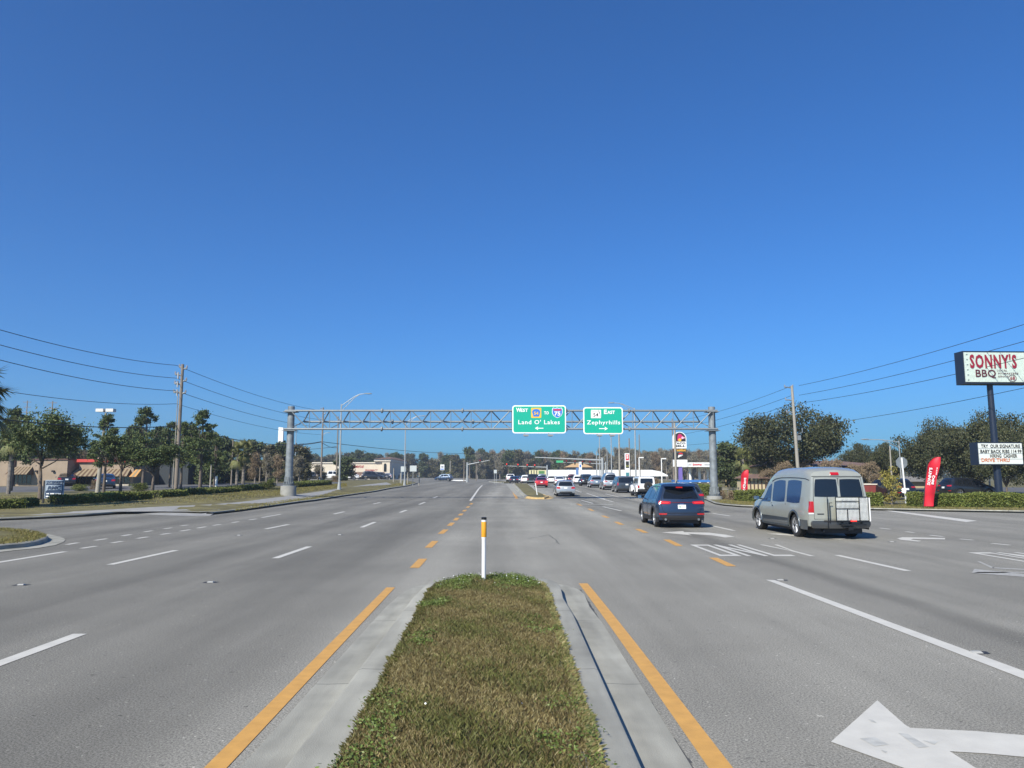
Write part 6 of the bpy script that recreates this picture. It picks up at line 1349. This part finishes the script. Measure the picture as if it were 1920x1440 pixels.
WA = proto('broadleaf_tree', 'wood', 10, 7, 6, 5000, .32, MIXL); WB = proto('broadleaf_tree', 'wood', 10, 7, 7, 5000, .32, DKG); WC = proto('broadleaf_tree', 'wood', 10, 7, 8, 4500, .30, MIXL)
BA = proto('bare_tree', 'bare', 11, 5, 9, 5200, .55, GREYL, BARKG); BB = proto('bare_tree', 'bare', 11, 6, 10, 5200, .55, GREYL, BARKG); BC = proto('bare_tree', 'bare', 11, 5.5, 12, 4800, .5, BROWNL, BARKG)
CM = proto('crape_myrtle', 'oak', 5, 5, 13, 3600, .09, BROWNL, BARKG); YT = proto('young_tree', 'bush', 3, 1.8, 14, 1600, .07, YELL, BARKG)
SH = proto('shrub', 'bush', 1.6, 2.2, 15, 3500, .06, HEDL); SB_ = proto('shrub', 'bush', 1.6, 2.2, 16, 3500, .07, BROWNL)
RP = proto('pine_tree', 'round', 14, 8, 18, 6000, .35, DKG)
for k in (3.6, 4.2): p = mk_palm(k, int(k*10)); PH[p.name] = (k+1.1, 3.6)
PP = [o for o in COL.objects if o.name.startswith('palm_tree')]
# left trees
GLp = 'pines and oaks along the left verge'
plant(OC, 78, 48, 778, 165, 'big dark spreading tree at the far left with its trunk behind the for-lease sign', GLp)
plant(PB, 22, 66, 764, 80, 'dark pine at the left edge behind the spreading tree', GLp); plant(PA, 196, 60, 776, 70, 'open-crowned pine behind the two-headed lot lamp', GLp)
plant(PD, 228, 54, 806, 84, 'low-crowned pine with its stem right of the lot lamp', GLp)
plant(PB, 268, 74, 762, 78, 'tall pine behind the restaurant\'s right end, left of the utility pole', GLp)
plant(PD, 286, 53, 826, 95, 'stout-stemmed low pine before the shade-coloured wall', GLp)
plant(PB, 318, 78, 790, 62, 'pine just left of the tall utility pole', GLp)
plant(PA, 340, 66, 790, 60, 'pine directly right of the tall utility pole', GLp)
plant(PA, 376, 64, 768, 78, 'tallest pine right of the utility pole', GLp)
plant(PB, 402, 78, 815, 52, 'smaller pine between the tallest pine and the palms', GLp)
plant(PP[0], 444, 70, 832, 46, 'left one of the two palms before the gantry', 'cabbage palms'); plant(PP[1], 456, 72, 829, 50, 'right one of the two palms before the gantry', 'cabbage palms')
plant(PP[0], -84, 38, 690, None, 'palm cut by the left edge of the picture', 'cabbage palms'); plant(PP[1], 18, 58, 790, 60, 'palm with drooping fronds in the dark trees at the far left', 'cabbage palms')
plant(PP[0], 1395, 78, 842, 44, 'palm above the smaller red flag', 'cabbage palms', .1)
GB = 'trees behind the left-hand buildings'
for k, px in enumerate(range(-60, 580, 27)):
    plant((WB, WA, WB, WC)[k % 4], px+rng2.uniform(-6, 6), 112+rng2.uniform(-8, 20), 836+rng2.uniform(-10, 10), 62, 'tall dense tree in the row behind the left-hand buildings and car park', GB)
for k, px in enumerate((12, 45, 150, 420, 478, 500, 520, 560)): plant((BC, BA)[k % 2], px, 100, 842+k*2, 34, 'brown thin-leaved tree among the row behind the left car park', GB)
plant(WB, 646, 140, 858, 46, 'dark round tree hiding part of the pharmacy front', None); plant(BA, 597, 130, 872, 34, 'small bare tree before the pharmacy\'s left wall'); plant(SB_, 628, 118, 893, 18, 'brown shrub by the pharmacy car park', 'shrubs')
plant(WB, 548, 118, 858, 30, 'dark tree right behind the gantry\'s left post')
for px, Y, py, w_, lb in ((250, 92, 800, 58, 'dark tree rising behind the red-edged roof'), (302, 95, 806, 60, 'dark tree behind the shade-coloured wall'), (352, 92, 798, 56, 'dark tree filling the gap right of the utility pole'), (390, 90, 812, 54, 'dark tree behind the smaller pine'), (420, 100, 822, 50, 'dark tree left of the two palms'), (120, 100, 812, 70, 'dark tree behind the tan restaurant roof')): plant(WB, px, Y, py, w_, lb, GLp)
# far tree line
G1 = 'far tree line beyond the junction'
for k in range(40):
    px = 540+rng2.uniform(-5, 5)+k*10; Y = 330+rng2.uniform(0, 60); g = k % 5
    plant((WB, WA, WC, WA, BB)[g], px, Y, 858+rng2.uniform(-9, 7), 26+rng2.uniform(0, 8), {0: 'dark green', 1: 'olive brown', 2: 'olive brown', 3: 'olive brown', 4: 'grey leafless'}[g]+' tree in the far tree line left of the junction', G1)
for k in range(66):
    px = 895+rng2.uniform(-4, 4)+k*8; Y = 300+rng2.uniform(0, 90); g = k % 6; hh = 851+rng2.uniform(-8, 7)
    plant((BA, WB, WC, BC, WA, BB)[g], px, Y, hh, 26+rng2.uniform(0, 10), {1: 'dark green', 2: 'olive brown', 3: 'rusty thin', 4: 'olive brown'}.get(g, 'grey leafless')+' tree in the far tree line behind the queue', G1)
for k in range(30):
    px = 1130+rng2.uniform(-4, 4)+k*9; plant((BB, BA, BC)[k % 3], px, 250+rng2.uniform(0, 40), 846+rng2.uniform(-5, 8), 32, {2: 'rusty thin'}.get(k % 3, 'grey leafless')+' tree in the nearer wood behind the filling station', 'wood behind the filling station')
for px, py, w_ in ((881, 835, 20), (668, 841, 22), (688, 847, 28), (742, 846, 20), (570, 846, 30), (1011, 843, 14), (953, 846, 22)):
    plant(RP, px, 300, py, w_*1.3, {881: 'round-topped tall pine above the signal mast', 668: 'round pine above the pharmacy roof left of the tower', 688: 'broad pine above the middle of the pharmacy', 742: 'pine just right of the pharmacy tower', 570: 'pine above the pharmacy\'s left end', 1011: 'narrow pine poking up left of the west sign lamps', 953: 'pine above the left end of the car queue'}[px])
plant(YT, 842, 190, 883, 16, 'yellow-green small tree behind the crossing dark estate'); 
V = []; r = np.random.default_rng(21); n = 26000; x = r.uniform(-230, 330, n); y = 400+r.uniform(0, 25, n); z = 1.1+r.random(n)**1.3*(7.5+2*np.sin(x*.11)+1.5*np.sin(x*.31+2)); tag(npmesh('woodland', quads(np.stack([x, y, z], 1), .85, r, 1, .6), 4, [MIXL]), kind='stuff')
n = 9000; x = r.uniform(-130, -45, n); y = 135+r.uniform(0, 6, n); z = .8+r.random(n)*3.2; tag(npmesh('undergrowth', quads(np.stack([x, y, z], 1), .4, r, 1, .6), 4, [DKG]), kind='stuff')
# right trees
GR = 'trees on the right-hand side'
plant(OA, 1481, 86, 762, 205, 'big spreading oak behind the leaning utility pole', GR)
plant(WB, 1368, 100, 832, 60, 'dense tree between the gantry post and the big oak', GR); plant(WA, 1352, 140, 842, 46, 'olive tree right beside the gantry\'s right post', GR); plant(WB, 1412, 96, 846, 52, 'dark tree under the left side of the big oak', GR)
plant(OB, 1612, 105, 828, 70, 'smaller oak right of the big oak behind the yellow restaurant', GR); plant(OB, 1662, 88, 826, 66, 'oak above the brown roof by the short street lamp', GR)
plant(OA, 1752, 80, 786, 150, 'wide oak right of the octagonal sign', GR); plant(OA, 1842, 72, 772, 170, 'tall oak behind the barbecue sign pole', GR); plant(OB, 1935, 66, 764, 140, 'oak cut by the right edge behind the reader board', GR); plant(OB, 1795, 90, 800, 110, 'oak between the two wide oaks at the right', GR); plant(OB, 1885, 64, 800, 110, 'dark oak low behind the reader board', GR)
for k, (px, w_, py) in enumerate(((1440, 34, 872), (1474, 44, 856), (1520, 42, 866), (1562, 50, 850), (1600, 40, 862), (1634, 40, 856))):
    plant(CM, px, 74, py, w_, ['leftmost brown bare crape myrtle beside the timber kiosk', 'brown crape myrtle over the van\'s front left', 'brown crape myrtle right behind the leaning pole', 'brown crape myrtle above the middle of the van roof', 'brown crape myrtle above the van\'s rear', 'rightmost brown crape myrtle before the yellow wall'][k], 'brown crape myrtles', .1)
plant(YT, 1669, 50, 872, 42, 'small young tree with yellowing leaves in the gap of the right hedge', None, .1)
for px, Y, py, w_, lb, q in ((152, 66, 908, 34, 'rounded shrub before the striped awnings', SH), (262, 66, 906, 40, 'shrub before the shade-coloured wall', SH), (503, 72, 899, 30, 'green shrub just left of the gantry footing', SH), (180, 70, 902, 20, 'shrub between the two awnings', SB_),
    (1352, 62, 921, 18, 'brown shrub right of the gantry footing', SB_), (1372, 60, 922, 22, 'larger brown shrub left of the smaller red flag', SB_), (1300, 70, 912, 40, 'green shrub under the blue awning', SH), (1225, 80, 900, 34, 'dark shrub behind the white off-roader', SB_), (590, 108, 901, 26, 'green shrub at the pharmacy car park edge', SH), (610, 104, 903, 22, 'olive shrub left of the tall lamp base', SH)):
    plant(q, px, Y, py, w_, lb, 'shrubs', .1)
def hedge(pts, h, dep, label, n, seed, off=.13):
    a, b_ = G(*pts[0], off), G(*pts[1], off); c = a; L = (b_-a).length; t = thing('hedge', label, 'hedge', a, math.atan2(b_.y-a.y, b_.x-a.x), 'clipped hedges'); dz = b_.z-a.z
    r = np.random.default_rng(seed); m = MB(); k_ = max(2, int(L/1.5))
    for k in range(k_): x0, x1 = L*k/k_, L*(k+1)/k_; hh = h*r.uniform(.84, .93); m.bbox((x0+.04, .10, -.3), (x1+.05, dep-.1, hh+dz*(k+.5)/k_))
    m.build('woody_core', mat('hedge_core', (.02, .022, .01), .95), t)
    u = r.random(n); x = u*L; face = r.random(n); hx = h*(1+.06*np.sin(x*1.3+seed)+.04*np.sin(x*3.7)); y = np.where(face < .55, r.normal(.03, .05, n), r.uniform(0, dep, n)); z = np.where(face < .55, r.random(n)*hx, hx+r.normal(0, .035, n))+dz*u
    e = r.random(n) < .06; x = np.where(e, np.where(r.random(n) < .5, 0, L)+r.normal(0, .05, n), x); y = np.where(e, r.uniform(0, dep, n), y); z = np.where(e, r.random(n)*h+dz*u, z)
    npmesh('foliage', quads(np.stack([x, y, z], 1), .055, r, .8, .6), 4, HEDL, t)
hedge([(-60, 957), (48, 953)], .42, 1.2, 'long low hedge at the left edge before the for-lease sign', 5000, 1)
hedge([(53, 950), (73, 949)], .36, 1, 'short rounded hedge piece just left of the for-lease sign', 1200, 2); hedge([(122, 946.5), (254, 938)], .46, 1.4, 'long clipped hedge right of the for-lease sign', 8000, 3)
hedge([(257, 937.5), (284, 936)], .42, 1.3, 'short hedge block left of the stout pine stem', 2500, 4); hedge([(300, 933), (352, 930)], .36, 1.3, 'hedge before the white parked saloon', 3500, 5)
hedge([(356, 928), (450, 922)], .38, 1.3, 'hedge from the tallest pine to the palms', 5000, 6); hedge([(452, 921), (508, 916)], .40, 1.3, 'hedge between the palms and the gantry footing', 3500, 7)
hedge([(560, 914), (622, 909)], .5, 1.5, 'low dark hedge between the gantry and the tall lamp', 3500, 12)
hedge([(1712, 950), (2010, 953)], .76, 1.8, 'long trimmed hedge running from the large red flag to the right edge', 22000, 8, .11); hedge([(1560, 948), (1656, 949)], .76, 1.6, 'hedge section right of the van, left of the small yellow tree', 6000, 9, .11)
hedge([(1376, 939), (1500, 945)], .8, 1.6, 'hedge section behind the smaller red flag and the van\'s nose', 7000, 10, .11); hedge([(1270, 925), (1330, 929)], .9, 1.4, 'dark hedge left of the gantry\'s right footing', 4000, 11, .11)
# discard what was never planted
for o in [o for o in COL.objects if o.get('label') == 'x']:
    for c in list(o.children_recursive)+[o]: bpy.data.objects.remove(c)

# ------------------------------------------------------------------ the air
hb = MB(); hb.bbox((-700, -150, -2), (900, 700, 60)); hz_ = bpy.data.materials.new('haze'); hz_.use_nodes = True; n_ = hz_.node_tree.nodes; n_.remove(n_['Principled BSDF'])
pv = n_.new('ShaderNodeVolumePrincipled'); pv.inputs['Color'].default_value = (.80, .88, .95, 1); pv.inputs['Density'].default_value = .00055; pv.inputs['Anisotropy'].default_value = .3
hz_.node_tree.links.new(pv.outputs[0], n_['Material Output'].inputs['Volume']); tag(hb.build('haze', hz_), kind='stuff')
